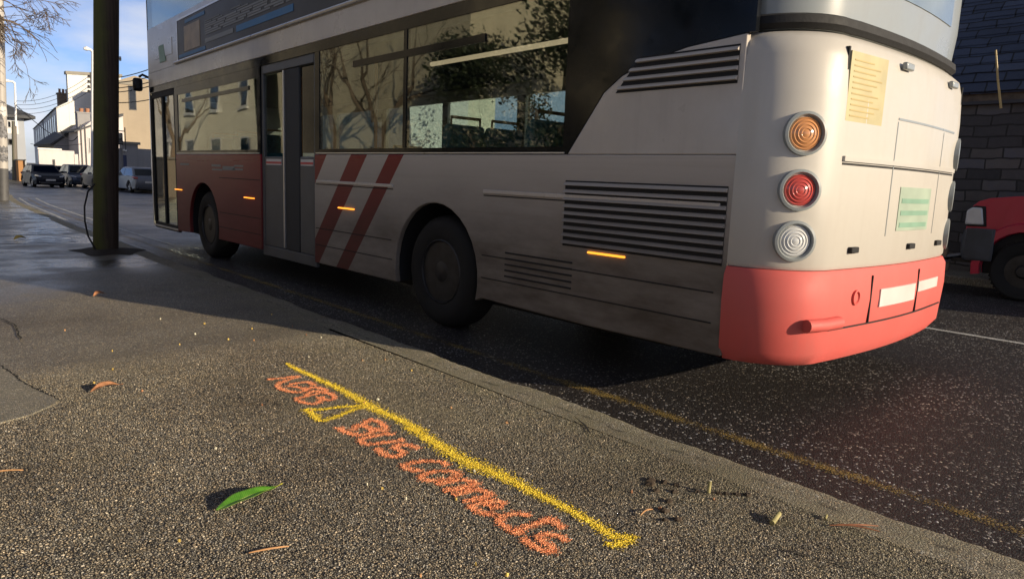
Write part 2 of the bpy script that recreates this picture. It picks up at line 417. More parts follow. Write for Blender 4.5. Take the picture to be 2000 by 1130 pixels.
def leafmat(name, a, b, rough=.4):
    k = NT(name); p = k.obj(); oi = k.n('ObjectInfo'); n = k.noise(p, 7, 3); n2 = k.noise(k.pos(), 2.2, 3)
    c = k.mix(k.mr(k.math('ADD', k.math('MULTIPLY', n, .5), k.math('MULTIPLY', n2, .5)), .35, .65), a, b)
    return k.fin(k.bsdf(c, rough))
M['ever'] = leafmat('evergreen_leaves', (.010, .017, .007), (.032, .045, .017), .6)
M['hedge'] = leafmat('hedge_leaves', (.07, .085, .03), (.17, .16, .06))
def bigleaf():
    k = NT('laurel_leaf'); at = k.n('Attribute'); at.attribute_name = 'uvw'; X = k.xyz(at.outputs['Vector'])
    across = k.math('ABSOLUTE', X[1])
    vein = k.math('ABSOLUTE', k.math('SINE', k.math('MULTIPLY', k.math('SUBTRACT', X[0], k.math('MULTIPLY', across, .12)), 95.)))
    c = k.mix(k.mr(k.noise(k.pos(), 40, 4), .3, .7), (.045, .15, .012), (.09, .25, .022))
    c = k.mix(k.mr(vein, .18, .0, 0, .4), c, (.20, .34, .06))
    c = k.mix(k.mr(across, .10, .03), c, (.30, .42, .10))
    c = k.mix(k.mr(X[0], .84, .97), c, (.62, .56, .07))
    c = k.mix(k.mr(across, .9, 1.0, 0, .6), c, (.32, .38, .06))
    return k.fin(k.bsdf(c, .32, k.bump(vein, .12, .01), coat=.25))
M['leaf'] = bigleaf()
M['leafbrown'] = simple('dry_leaf', (.33, .15, .07), .6, .4, 30)
M['leafyellow'] = simple('yellow_leaf_bit', (.60, .42, .10), .6, .3, 30)
M['twig'] = simple('orange_twig', (.50, .27, .12), .7, .25, 40)
M['needle'] = simple('red_brown_needle', (.30, .12, .06), .7, .25, 40)
M['stem'] = simple('cut_green_stem', (.34, .30, .13), .6, .3, 60)
M['stempale'] = simple('pale_cut_end', (.62, .58, .44), .7, .2, 60)
M['crumb'] = simple('black_leaf_crumb', (.055, .038, .024), .8, .4, 40)

# ---------------------------------------------------------------- camera (solved from the photo's vanishing points)
CH = 1.2
def vp(x, y): return Vector((x-1000., y-565., 0))
a1, a2 = vp(-270, 300), vp(2531, 412)
FPX = math.sqrt(-(a1.dot(a2))); a1.z = a2.z = FPX
eY, eX = a1.normalized(), a2.normalized(); eZ = -(eY.cross(eX)).normalized()
eZ = eZ if eZ.y < 0 else -eZ
cam = bpy.data.cameras.new('camera'); co = bpy.data.objects.new('camera', cam); COL.objects.link(co)
right = Vector((eX.x, eY.x, eZ.x)); down = Vector((eX.y, eY.y, eZ.y)); fwd = Vector((eX.z, eY.z, eZ.z))
m3 = Matrix((right, -down, -fwd)).transposed()
co.matrix_world = Matrix.Translation((0, 0, CH)) @ m3.to_4x4()
cam.sensor_width = 36; cam.lens = 36*FPX/2000; cam.clip_end = 3000; cam.clip_start = .05
cam.dof.use_dof = False
S.camera = co
def ray(x, y): return right*((x-1000)/FPX) + down*((y-565)/FPX) + fwd
def on_ground(x, y, z=0.):
    r = ray(x, y); return Vector((0, 0, CH)) + r*((z-CH)/r.z)
def at_y(x, y, Y):
    r = ray(x, y); return Vector((0, 0, CH)) + r*(Y/r.y)
def at_x(x, y, X):
    r = ray(x, y); return Vector((0, 0, CH)) + r*(X/r.x)
def drop(Y): return -.009*min(max(0, Y-12), 70)
def zroad(Y): return -.11 + drop(Y)

# ---------------------------------------------------------------- light
AZ, EL = R(22), R(15.5)
ts = Vector((math.sin(AZ)*math.cos(EL), -math.cos(AZ)*math.cos(EL), math.sin(EL)))
sun = bpy.data.lights.new('sun', 'SUN'); sun.energy = 5.0; sun.angle = R(.45); sun.color = (1, .84, .61)
so = bpy.data.objects.new('sun', sun); COL.objects.link(so); so.rotation_euler = ts.to_track_quat('Z', 'Y').to_euler()
W = bpy.data.worlds.new('World'); S.world = W; W.use_nodes = True; t = W.node_tree; t.nodes.clear()
def wn(ty): return t.nodes.new('ShaderNode'+ty)
o_ = wn('OutputWorld'); bg = wn('Background'); sky = wn('TexSky'); sky.sky_type = 'NISHITA'; sky.sun_disc = False
sky.sun_elevation = EL; sky.sun_rotation = math.atan2(ts.x, ts.y); sky.air_density = 1.0; sky.dust_density = .6; sky.ozone_density = 2.0
tc = wn('TexCoord'); mp = wn('Mapping'); mp.inputs['Scale'].default_value = (1, 1, 2.6); nz = wn('TexNoise'); nz.inputs['Scale'].default_value = 5.2; nz.inputs['Detail'].default_value = 7; nz.inputs['Roughness'].default_value = .55
t.links.new(tc.outputs['Generated'], mp.inputs[0]); t.links.new(mp.outputs[0], nz.inputs['Vector'])
cr = wn('ValToRGB'); cr.color_ramp.elements[0].position = .37; cr.color_ramp.elements[0].color = (0, 0, 0, 1); cr.color_ramp.elements[1].position = .63; cr.color_ramp.elements[1].color = (.85, .85, .85, 1)
t.links.new(nz.outputs['Fac'], cr.inputs[0])
mx = wn('Mix'); mx.data_type = 'RGBA'; t.links.new(cr.outputs[0], mx.inputs[0]); t.links.new(sky.outputs[0], mx.inputs[6]); mx.inputs[7].default_value = (7.0, 7.3, 8.2, 1)
gr = wn('Mix'); gr.data_type = 'RGBA'; gr.blend_type = 'MULTIPLY'; gr.inputs[0].default_value = 1; t.links.new(sky.outputs[0], gr.inputs[6]); gr.inputs[7].default_value = (.84, .94, 1.42, 1); t.links.new(gr.outputs[2], mx.inputs[6])
sx = wn('SeparateXYZ'); t.links.new(tc.outputs['Generated'], sx.inputs[0])
el = wn('MapRange'); t.links.new(sx.outputs[2], el.inputs[0]); el.inputs[1].default_value = .12; el.inputs[2].default_value = .50; el.inputs[3].default_value = 1.12; el.inputs[4].default_value = .42
ml = wn('Mix'); ml.data_type = 'RGBA'; ml.blend_type = 'MULTIPLY'; ml.inputs[0].default_value = 1; t.links.new(mx.outputs[2], ml.inputs[6]); t.links.new(el.outputs[0], ml.inputs[7])   # deeper sky overhead, paler near the horizon
t.links.new(ml.outputs[2], bg.inputs[0]); bg.inputs[1].default_value = .08; t.links.new(bg.outputs[0], o_.inputs[0])
S.view_settings.view_transform = 'Standard'; S.view_settings.look = 'None'; S.view_settings.exposure = .38; S.view_settings.gamma = 1
S.render.engine = 'CYCLES'; S.cycles.max_bounces = 8; S.cycles.transparent_max_bounces = 16
S.render.use_motion_blur = False

# ---------------------------------------------------------------- ground sheets
KERB = [(-30, 2.82), (.6, 2.82), (3.8, 2.84), (6.8, 2.87), (10.3, 2.9), (12.4, 2.95), (15.7, 3.05), (20.4, 3.3), (28, 3.72), (33, 4.15), (36, 4.5)]
def kerbx(Y):
    for (y0, x0), (y1, x1) in zip(KERB, KERB[1:]):
        if Y <= y1: return x0 + (x1-x0)*(Y-y0)/(y1-y0)
    return KERB[-1][1]
b = MB(); b.add([(-900, -900, -1.4), (900, -900, -1.4), (900, 900, -1.4), (-900, 900, -1.4)], [(0, 1, 2, 3)])
tag(b.build('ground', M['patch'], smooth=0), kind='structure')
def strip(y0, y1, n, xa, xb, z, nx=1):
    b = MB()
    def fn(u, v):
        Y = y0+(y1-y0)*v; a, c = xa(Y), xb(Y); X = a+(c-a)*u
        return (X, Y, z(X, Y))
    return b.grid(fn, nx, n)
def camber(X, Y): return zroad(Y) + .035*max(0, 1-((X-7.5)/4.6)**2) - (.006 if X < 3.6 else 0)
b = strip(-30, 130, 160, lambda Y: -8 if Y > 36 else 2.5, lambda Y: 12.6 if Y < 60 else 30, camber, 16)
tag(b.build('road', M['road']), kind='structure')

# footway: dense sheet near the camera (real stone relief), coarser beyond
def dense(x0, x1, y0, y1, step):
    nx = int((x1-x0)/step); ny = int((y1-y0)/step)
    xs = np.linspace(x0, x1, nx+1); ys = np.linspace(y0, y1, ny+1)
    gx, gy = np.meshgrid(xs, ys); v = np.stack([gx, gy, np.zeros_like(gx)], -1).reshape(-1, 3)
    i = np.arange(ny)[:, None]*(nx+1)+np.arange(nx)[None, :]
    f = np.stack([i, i+1, i+nx+2, i+nx+1], -1).reshape(-1, 4)
    return v, f
def npmesh(name, v, f, mat):
    me = bpy.data.meshes.new(name); me.vertices.add(len(v)); me.vertices.foreach_set('co', v.astype(np.float32).ravel())
    me.loops.add(f.size); me.loops.foreach_set('vertex_index', f.astype(np.int32).ravel())
    me.polygons.add(len(f)); me.polygons.foreach_set('loop_start', np.arange(0, f.size, 4, dtype=np.int32)); me.polygons.foreach_set('loop_total', np.full(len(f), 4, dtype=np.int32))
    me.polygons.foreach_set('use_smooth', np.ones(len(f), dtype=bool))
    me.update(calc_edges=True); me.validate(); me.materials.append(mat)
    o = bpy.data.objects.new(name, me); COL.objects.link(o); return o
KW = .25
NEARX = 2.82-KW
v, f = dense(-.2, NEARX, .3, 4.9, .0042)
# far part of the same sheet
def addgrid(v, f, fn, nu, nv):
    uu, vv = np.meshgrid(np.arange(nu+1)/nu, np.arange(nv+1)/nv)
    P = np.array([fn(a, c) for a, c in zip(uu.ravel(), vv.ravel())]); base = len(v)
    i = np.arange(nv)[:, None]*(nu+1)+np.arange(nu)[None, :]
    F = np.stack([i, i+1, i+nu+2, i+nu+1], -1).reshape(-1, 4)+base
    return np.vstack([v, P]), np.vstack([f, F])
def fz(X, Y): return drop(Y)
def ff(u, w):
    Y = 4.9+(36-4.9)*w; a, c = -3., kerbx(Y)-KW; X = a+(c-a)*u; return (X, Y, fz(X, Y))
v, f = addgrid(v, f, ff, 20, 120)
v, f = addgrid(v, f, lambda u, w: (-3+2.8*u, .3+4.6*w, 0.), 4, 6)
v, f = addgrid(v, f, lambda u, w: (-3+(NEARX+3)*u, -20+20.3*w, 0.), 6, 20)
tag(npmesh('pavement', v, f, M['pave']), kind='structure')
# kerb: worn concrete edge with a rounded, broken nose
b = MB()
prof = [(-KW, 0), (-KW*.6, .001), (-.05, 0.), (-.022, -.006), (-.004, -.022), (0, -.045), (.004, -.13)]
rng = random.Random(3)
ys = [-20+i*.5 for i in range(41)] + [.3+i*.035 for i in range(1, 240)] + [8.7+i*.4 for i in range(1, 69)] + [36.2]
rings = []
for Y in ys:
    kx = kerbx(Y) + (.012*math.sin(Y*3.1)+.008*math.sin(Y*11.3+1)+rng.uniform(-.006, .006) if Y > 0 else 0)
    kz = drop(Y) + (.004*math.sin(Y*5.3)-.004 if Y > 0 else 0)
    n0 = -(kerbx(Y)-KW)+kx
    rings.append([((kerbx(Y)-KW) if i == 0 else kx+px_, Y, (drop(Y)+.0005) if i == 0 else kz+pz_) for i, (px_, pz_) in enumerate(prof)])
b.loft(rings, cap=False, closed=False)
tag(b.build('kerb', M['kerb'], smooth=60, fixn=True), kind='structure')
# broken joint between kerb and asphalt
def decal(name, mat, poly, z=.004, kind='structure', label=None, cat=None):
    b = MB(); b.add([(p[0], p[1], z) for p in poly], [list(range(len(poly)))]); o = b.build(name, mat, smooth=0)
    return tag(o, label, cat, kind=kind)
joint = []
r2 = random.Random(11)
up = []; dn = []
Y = -.2
while Y < 2.6:
    w = max(0, .010+.014*r2.random()*math.sin(Y*7)**2) * (1 if Y < 1.9 else .5)
    cx = NEARX + .03 + .012*math.sin(Y*4.7) + r2.uniform(-.006, .006)
    up.append((cx+w, Y)); dn.append((cx-w*.6, Y)); Y += .03
M['crack'] = simple('crack_dark_grit', (.018, .017, .015), .95, .3, 60)  # dark grit colour of the cracks
# road lines
def line(name, x, y0, y1, w, mat, step=.25, fnx=None):
    b = MB(); n = max(2, int((y1-y0)/step)); cov = []
    us = [-1, -.6, 0, .6, 1]
    for i in range(n+1):
        Y = y0+(y1-y0)*i/n; cx = fnx(Y) if fnx else x
        for u in us: b.v.append((cx+u*w/2, Y, camber(cx, Y)+.005)); cov.append(1-abs(u)**2)
    for i in range(n):
        for j in range(4): b.f.append([i*5+j, i*5+j+1, (i+1)*5+j+1, (i+1)*5+j]); b.mi.append(0)
    o = b.build(name, mat); at = o.data.attributes.new('cover', 'FLOAT', 'POINT'); at.data.foreach_set('value', cov)
    return tag(o, kind='structure')
line('yellow_edge_line', 3.32, -12, 34, .16, M['road_yellow'], fnx=lambda Y: kerbx(Y)+.5)
line('white_edge_line', 3.6, 12.5, 34, .10, M['road_white'], fnx=lambda Y: kerbx(Y)+.78)
line('white_edge_line', 3.2, 11.5, 34, .10, M['road_white'], fnx=lambda Y: kerbx(Y)+.24)
for y0 in (-2.6, 2.3-2.0, 9.5, 16.5, 23.5, 28, 38.4, 44, 50, 56):
    line('centre_dash', 7.6, y0, y0+2.0 if y0 < 30 else y0+3.5, .11, M['road_white'])
# far footway and kerb
b = MB()
for Y0 in range(-30, 60, 5):
    def fn(u, w, Y0=Y0):
        Y = Y0+5*w; i = round(u*4); return [(12.3, zroad(Y)-.05), (12.3, zroad(Y)+.10), (12.33, zroad(Y)+.125), (13.0, zroad(Y)+.13), (16.5, zroad(Y)+.14)][i][0], Y, [(0, zroad(Y)-.05), (0, zroad(Y)+.10), (0, zroad(Y)+.125), (0, zroad(Y)+.13), (0, zroad(Y)+.14)][i][1]
    b.grid(fn, 4, 2)
tag(b.build('far_footway', M['patch'], fixn=False), kind='structure')
b = MB(); b.box(-8, 10.6, 62, 90, -1.2, -.50)
tag(b.build('corner_footway', M['patch'], bevel=.03), kind='structure')

# patches let into the near footway
def patchmesh(name, poly, mat, z=.0045):
    b = MB(); b.add([(p[0], p[1], fz(*p)+z) for p in poly], [list(range(len(poly)))]); o = b.build(name, mat, smooth=0)
    return tag(o, kind='structure')
pp = [(.42, 5.6), (.50, 5.0), (.53, 4.75), (.555, 4.5), (.60, 4.28), (.645, 4.08), (.62, 4.02), (.55, 3.95), (.5, 3.9), (.40, 3.86), (.2, 3.8), (-.4, 3.8), (-.4, 5.6)]
def densepatch():
    # older trench patch at the left edge, sits 9 mm proud so the stone relief stays below it
    b = MB(); n = len(pp); b.add([(x, y, .0085) for x, y in pp] + [(x+.012 if i < 7 else x, y-.01, -.002) for i, (x, y) in enumerate(pp)], [list(range(n))[::-1]] + [(i, (i+1) % n, n+(i+1) % n, n+i) for i in range(n)])
    return tag(b.build('pavement_patch', M['patch'], smooth=30, fixn=True), kind='structure')
densepatch()
# concrete bay strips beyond the pole
M['bay'] = asphalt('smooth_wet_bay', 60, (.10, .098, .10), (.2, .2, .2), (.05, .05, .05), lambda k, X, b_, m_: k.mr(m_, .35, .6, .35, 1), disp=0, bumps=.15, moss=False)
for i, (y0, y1, x0, x1) in enumerate([(12.3, 13.5, .6, 2.35), (13.9, 15.3, .9, 2.62), (18.2, 20.5, 1.2, 3.0)]):
    patchmesh('pavement_bay', [(x0, y0), (x1, y0+.15), (x1+.04, y1), (x0, y1-.1)], M['bay'])
b = MB()
poly = [(2.41+.42*math.cos(a)*(1+.25*math.sin(3*a+1)), 10.95+.55*math.sin(a)*(1+.2*math.sin(5*a)), 0) for a in [2*PI*i/28 for i in range(28)]]
b.add([(2.41, 10.95, .05)] + [(2.41+(p[0]-2.41)*.55, 10.95+(p[1]-10.95)*.55, .03) for p in poly] + [(p[0], p[1], .002) for p in poly],
      [(0, 1+i, 1+(i+1) % 28) for i in range(28)] + [(1+i, 29+i, 29+(i+1) % 28, 1+(i+1) % 28) for i in range(28)])
tag(b.build('earth_patch', M['soil']), kind='structure')

# ---------------------------------------------------------------- spray paint
def stroke_mesh(strokes, name, mat, label, cat, zoff):
    vs = []; fs = []; cov = []
    zi = 0
    for pts, w in strokes:
        P = [on_ground(x, y) for x, y in pts]
        ws = w if isinstance(w, (list, tuple)) else [w]*len(P)
        # smooth resample (Catmull-Rom)
        Q = []; Wd = []
        for i in range(len(P)-1):
            p0, p1, p2, p3 = P[max(i-1, 0)], P[i], P[i+1], P[min(i+2, len(P)-1)]
            n = max(2, int((p2-p1).length/.0045))
            for j in range(n):
                s = j/n
                Q.append(.5*((2*p1)+(p2-p0)*s+(2*p0-5*p1+4*p2-p3)*s*s+(3*p1-p0-3*p2+p3)*s**3)); Wd.append(ws[i]+(ws[i+1]-ws[i])*s)
        Q.append(P[-1]); Wd.append(ws[-1]); L = len(Q)
        nw = max(8, int(max(Wd)*2.8/.0045)); base = len(vs); zi += 1
        for i, q in enumerate(Q):
            d = (Q[min(i+2, L-1)]-Q[max(i-2, 0)]); d = Vector((d.x, d.y, 0)).normalized(); nrm = Vector((-d.y, d.x, 0))
            e = min(1, min(i, L-1-i)/4)
            for j in range(nw+1):
                u = -1+2*j/nw
                vs.append((q.x+nrm.x*u*Wd[i]*1.4, q.y+nrm.y*u*Wd[i]*1.4, zoff+zi*.00012)); cov.append(max(0, 1-abs(u)**1.35)**1.15*(.55+.45*e))
        for i in range(L-1):
            for j in range(nw): a = base+i*(nw+1)+j; fs.append((a, a+nw+1, a+nw+2, a+1))
    v = np.array(vs); f = np.array(fs)
    o = npmesh(name, v, f, mat)
    at = o.data.attributes.new('cover', 'FLOAT', 'POINT'); at.data.foreach_set('value', np.array(cov, dtype=np.float32))
    return tag(o, label, cat)
def c1(l): return [(500+x/5.135, 700+y/5.135) for x, y in l]
def c2(l): return [(780+x/5.135, 880+y/5.135) for x, y in l]
def c3(l): return [(480+x/2.5, 680+y/2.5) for x, y in l]
main = c1([(300, 50), (400, 108), (520, 160), (650, 222), (800, 288), (920, 352), (1050, 425), (1150, 485), (1300, 558), (1450, 622), (1550, 675), (1650, 740)]) + \
       c3([(800, 388), (900, 448), (1000, 512), (1100, 563), (1200, 605), (1280, 640), (1380, 692), (1450, 728), (1530, 765), (1600, 802), (1690, 855), (1770, 905), (1810, 935)])
mw = [.012, .03, .032, .034, .036, .042, .05, .058, .05, .045, .042, .045, .046, .052, .062, .070, .062, .052, .044, .040, .038, .038, .038, .042, .05]
Yst = [(main, mw), (c3([(1745, 950), (1800, 962), (1870, 940), (1912, 915)]), [.02, .036, .034, .018]), (c3([(1790, 925), (1850, 925), (1905, 918)]), [.03, .03, .02]),
       (c1([(1110, 478), (900, 488), (750, 503), (640, 518), (490, 512)]), [.034, .03, .026, .028, .03]),
       (c1([(490, 512), (590, 580), (650, 640)]), [.03, .036, .03]), (c1([(640, 640), (760, 605), (880, 560), (1000, 512), (1120, 490)]), [.03, .028, .028, .03, .036])]
o = stroke_mesh(Yst, 'sprayed_line', M['spray_yellow'], 'long yellow sprayed line with a small triangle marker on the asphalt footway', 'paint mark', .0022)
Kst = [(c1(l), .023) for l in [
    [(105, 215), (220, 205), (330, 192), (455, 183)], [(440, 185), (330, 215), (240, 250), (215, 278), (260, 312), (340, 335), (420, 345), (470, 330)],
    [(330, 262), (400, 255), (480, 243), (530, 240), (585, 278)], [(300, 275), (370, 285), (440, 295), (480, 310), (520, 330)],
    [(470, 340), (540, 300), (620, 298), (690, 318), (700, 350), (640, 335), (560, 335)], [(560, 335), (520, 360), (500, 390)],
    [(385, 412), (470, 392), (560, 372), (640, 352)], [(640, 352), (740, 355), (785, 390), (760, 420), (690, 415), (640, 385)], [(640, 385), (650, 430), (590, 460), (490, 450), (390, 415)]]]
Bst = [(c1(l), .026) for l in [
    [(820, 690), (890, 735), (1000, 770), (1100, 765), (1175, 735), (1110, 690), (1020, 680), (960, 730)], [(1000, 690), (1080, 660), (1150, 618), (1230, 640), (1295, 690), (1280, 732), (1180, 700)],
    [(1400, 768), (1290, 765), (1150, 790), (1055, 820), (1100, 862), (1200, 860), (1320, 843), (1495, 820)],
    [(1640, 915), (1560, 882), (1450, 868), (1395, 892), (1465, 940), (1440, 980), (1340, 985), (1250, 940), (1215, 900)]]] + [(c2(l), .024) for l in [
    [(500, 160), (420, 118), (300, 108), (150, 125), (45, 160), (110, 195), (250, 208)],
    [(400, 212), (520, 212), (592, 245), (540, 278), (400, 300), (280, 302), (215, 272), (280, 232), (400, 212)],
    [(355, 348), (480, 325), (640, 298), (780, 335), (660, 368), (540, 385), (415, 410)], [(430, 408), (600, 395), (780, 385), (815, 395)],
    [(525, 455), (650, 430), (790, 398), (915, 448), (800, 480), (620, 518)], [(620, 518), (720, 505), (850, 500), (950, 515)],
    [(1080, 550), (1000, 520), (900, 525), (760, 545), (725, 570), (790, 615), (900, 645), (990, 630)], [(880, 530), (930, 570), (1050, 570)],
    [(1330, 668), (1240, 643), (1100, 648), (1000, 690), (1020, 735), (1100, 792), (1190, 840), (1235, 800)],
    [(1130, 805), (1280, 775), (1450, 718), (1600, 695)], [(1400, 690), (1500, 715), (1580, 740), (1660, 800)],
    [(1690, 930), (1600, 868), (1480, 848), (1390, 872), (1460, 930), (1525, 970), (1530, 1025), (1440, 1010), (1330, 960), (1268, 905), (1285, 870)]]]
stroke_mesh(Kst, 'sprayed_lettering', M['spray_orange'], 'orange sprayed word KERB above the yellow triangle on the footway', 'paint mark', .0022)
stroke_mesh(Bst, 'sprayed_lettering', M['spray_orange'], 'orange sprayed words BUS CONNECTS running beside the long yellow line', 'paint mark', .0022)

# ---------------------------------------------------------------- litter on the footway
def leafmesh(name, mat, a, bpt, width, bend, fold, label, z0=.008, curl=.02, cat='leaf'):
    A = Vector((*a, 0)); B = Vector((*bpt, 0)); d = B-A; L = d.length; d.normalize(); n = Vector((-d.y, d.x, 0))
    b = MB(); nu, nv = 12, 36; att = []
    for j in range(nv+1):
        s = j/nv
        w = width*(math.sin(PI*min(1, s/.92)**.8)**.85 if s < .92 else 0) if s < .92 else 0
        w = max(w, .003 if s > .88 else .0006)
        cz = z0 + curl*math.sin(PI*s)**1.2 + (.006*max(0, s-.8)/.2)
        off = bend*math.sin(PI*s)
        for i in range(nu+1):
            u = -1+2*i/nu
            p = A+d*(L*s)+n*(off+u*w*(1-.25*fold))
            z = cz + fold*abs(u)*w*.9*(1 if u > 0 else .45)+.0015*math.sin(s*17+u*3)
            b.v.append((p.x, p.y, z)); att.append((s, u, 0))
    for j in range(nv):
        for i in range(nu): q = j*(nu+1)+i; b.f.append([q, q+1, q+nu+2, q+nu+1]); b.mi.append(0)
    o = b.build(name, mat, smooth=180)
    A_ = o.data.attributes.new('uvw', 'FLOAT_VECTOR', 'POINT'); A_.data.foreach_set('vector', np.array(att, dtype=np.float32).ravel())
    sm = o.modifiers.new('thick', 'SOLIDIFY'); sm.thickness = .0008
    return tag(o, label, cat)
leafmesh('fallen_leaf', M['leaf'], (.83, 2.40), (1.10, 2.455), .034, -.010, .55, 'large glossy green leaf with a yellow stalk lying on the footway', z0=.012, curl=.012)
leafmesh('fallen_leaf', M['leafbrown'], (.80, 4.13), (.965, 4.165), .024, -.006, .9, 'curled russet brown leaf on the footway beside the old patch', curl=.02)
leafmesh('fallen_leaf', M['leafbrown'], (1.46, 7.20), (1.58, 7.27), .03, .0, .8, 'small dark brown leaf near the shadow edge on the footway', curl=.02)
leafmesh('fallen_leaf', M['leafyellow'], (1.60, 12.9), (1.80, 13.0), .05, .0, .8, 'ochre leaf on the wet paving left of the wooden pole', curl=.03)
def twig(pts, r, mat, label, name='twig', cat='twig'):
    b = MB(); n = len(pts); b.tube(pts, [r*(.7+.3*math.sin(PI*i/(n-1))) for i in range(n)], 6)
    return tag(b.build(name, mat, smooth=60), label, cat)
def arc(a, bb, z, bow, n=7):
    A = Vector((*a, z)); B = Vector((*bb, z)); d = (B-A); nn = Vector((-d.y, d.x, 0)).normalized()
    return [A+d*(i/(n-1))+nn*bow*math.sin(PI*i/(n-1))+Vector((0, 0, .006*math.sin(PI*i/(n-1)))) for i in range(n)]
twig(arc((.25, 3.22), (.375, 3.185), .009, .004), .0035, M['twig'], 'thin orange twig at the left edge of the photo')
twig(arc((.81, 2.06), (.925, 2.022), .009, -.006), .0032, M['twig'], 'thin orange twig in front of the green leaf')
twig(arc((2.01, 1.45), (2.085, 1.452), .010, .004), .003, M['twig'], 'short reddish twig right of the end of the yellow line')
twig(arc((2.50, .975), (2.60, .84), .010, .006), .003, M['needle'], 'longer red brown needle near the kerb joint', 'pine_needle', 'needle')
twig(arc((2.53, .96), (2.64, .86), .010, -.008), .003, M['needle'], 'shorter red brown needle crossing the longer one near the kerb', 'pine_needle', 'needle')
def stub(a, bb, r, label):
    root = empty('cut_stem', ((Vector(a)+Vector(bb))/2)[:], label, 'cut stem')
    A, B = Vector(a), Vector(bb); b = MB(); b.tube([A, A+(B-A)*.5, B], [r, r*.95, r*.9], 12); b.build('stalk', M['stem'], root)
    d = (B-A).normalized(); b = MB(); b.lathe([(r*.88, 0), (r*.8, .0012), (.0005, .0016)], B, d, 12); b.build('cut_end', M['stempale'], root)
    return root
stub((2.395, 1.41, .004), (2.403, 1.412, .050), .008, 'upright pale stem stub among the dark crumbs')
stub((2.345, 1.115, .010), (2.415, 1.125, .022), .010, 'thick yellow green cut stem lying beyond the needles')
stub((2.54, 1.008, .008), (2.568, 1.016, .012), .005, 'tiny pale stem piece between the cut stem and the kerb')
def flake(name, x, y, s, mat, label, cat, group=None, seed=0, h=.012):
    rr = random.Random(seed); n = 9; b = MB()
    ring = [(x+s*rr.uniform(.4, 1)*math.cos(2*PI*i/n), y+s*rr.uniform(.4, 1)*math.sin(2*PI*i/n), .006+h*rr.uniform(0, .8)) for i in range(n)]
    top = [(x+(p[0]-x)*.5, y+(p[1]-y)*.5, p[2]+h*rr.uniform(.3, .9)) for p in ring]
    b.loft([[(p[0], p[1], .001) for p in ring], ring, top]); return tag(b.build(name, mat, smooth=0), label, cat, group)
for i, (x, y, s) in enumerate([(2.33, 1.58, .022), (2.35, 1.53, .016), (2.29, 1.50, .02), (2.44, 1.36, .016), (2.47, 1.33, .018), (2.06, 1.38, .018), (2.10, 1.35, .02), (2.24, 1.55, .020), (2.42, 1.38, .016), (2.27, 1.60, .026), (2.20, 1.46, .018), (2.12, 1.42, .024), (2.36, 1.44, .014), (2.30, 1.62, .03), (2.50, 1.30, .02)]):
    flake('leaf_crumb', x, y, s, M['crumb'], 'small black scrap of rotted leaf beside the upright stem stub', 'leaf scrap', 'black leaf scraps on the footway', i+40, .006)
rr = random.Random(77)
for i in range(46):
    u = rr.random(); y = 1.3+4.6*rr.random()**1.2; xm = .125*y+.18; x = xm+(2.45-xm)*rr.random()
    flake('leaf_fleck', x, y, rr.uniform(.004, .010), rr.choice([M['leafyellow'], M['leafbrown'], M['twig'], M['stempale']]), 'tiny dry fleck of leaf on the footway asphalt', 'leaf fleck', 'leaf flecks on the footway', i, .005)
b = MB(); cpts = [(2.63, 2.36, .0), (2.60, 2.30, .006), (2.575, 2.24, .010), (2.54, 2.19, .012), (2.50, 2.13, .004)]
poly = [(x+w, y) for x, y, w in cpts] + [(x-w, y-.01) for x, y, w in cpts[::-1]]
tag(decal('crack', M['crack'], poly, .0075), kind='structure')
def crackline(pts, w, seed):
    q = random.Random(seed); L = []; Rr = []
    for (x0_, y0_), (x1_, y1_) in zip(pts, pts[1:]):
        for i in range(14):
            u = i/14; x_, y_ = x0_+(x1_-x0_)*u+q.uniform(-.007, .007), y0_+(y1_-y0_)*u; ww = w*q.uniform(.25, 1.1); L.append((x_-ww, y_)); Rr.append((x_+ww, y_))
    b = MB(); n = len(L); b.add([(a, c_, .0088) for a, c_ in L]+[(a, c_, .0088) for a, c_ in Rr], [(i, n+i, n+i+1, i+1) for i in range(n-1)])
    return tag(b.build('crack', M['crack'], smooth=0), kind='structure')
crackline([(.505, 5.0), (.535, 4.75), (.56, 4.5), (.607, 4.28), (.655, 4.07)], .008, 4)
crackline([(2.20, 1.02), (2.28, .78), (2.33, .60), (2.42, .40)], .004, 6)
crackline([(.62, 6.9), (.74, 6.2), (.70, 5.6)], .006, 8)

# ---------------------------------------------------------------- bus
YR, YF, BX0, BX1 = 1.70, 13.25, 3.6, 6.2
def bw(p):
    x, y, z = p
    if z > 1.42: z = 1.42+(z-1.42)*(1-.012*(y-5.5))
    return (x, y, z)
bus = empty('bus', (4.875, 7.5, -.11), 'red and white double-deck bus passing close to the kerb', 'bus')
def B(b, name, mat, parent=None, **kw): return b.build(name, mat, parent or bus, warp=bw, **kw)
def arch(cy, cz, r, z0, n=18):
    a0 = math.asin((cz-z0)/r) if cz > z0 else 0
    return [(cy+r*math.cos(a), cz+r*math.sin(a)) for a in [(-a0)+(PI+2*a0)*i/n for i in range(n+1)]]
WR, FR = 4.95, 10.6; WZ = .38
ZB, ZW = .22, 1.385
def side(ax, bx):
    # rear section with the rear arch, front section with the front arch
    b = MB(); b.prism([(2.124, .235)] + [(3.2, .23), (WR-.66, ZB+.03)] + [p for p in arch(WR, WZ, .60, ZB)[::-1]] + [(7.15, ZB), (7.15, ZW), (2.124, ZW)], 'x', ax, bx); return b
B(side(BX0, BX0+.05), 'rear_side_panel', M['bus_side'], bevel=.008)
b = MB(); b.prism([(8.56, ZB)] + arch(FR, WZ, .60, ZB)[::-1] + [(11.75, ZB-.02), (11.75, ZW), (8.56, ZW)], 'x', BX0, BX0+.05)
B(b, 'front_side_panel', M['bus_side'], bevel=.008)
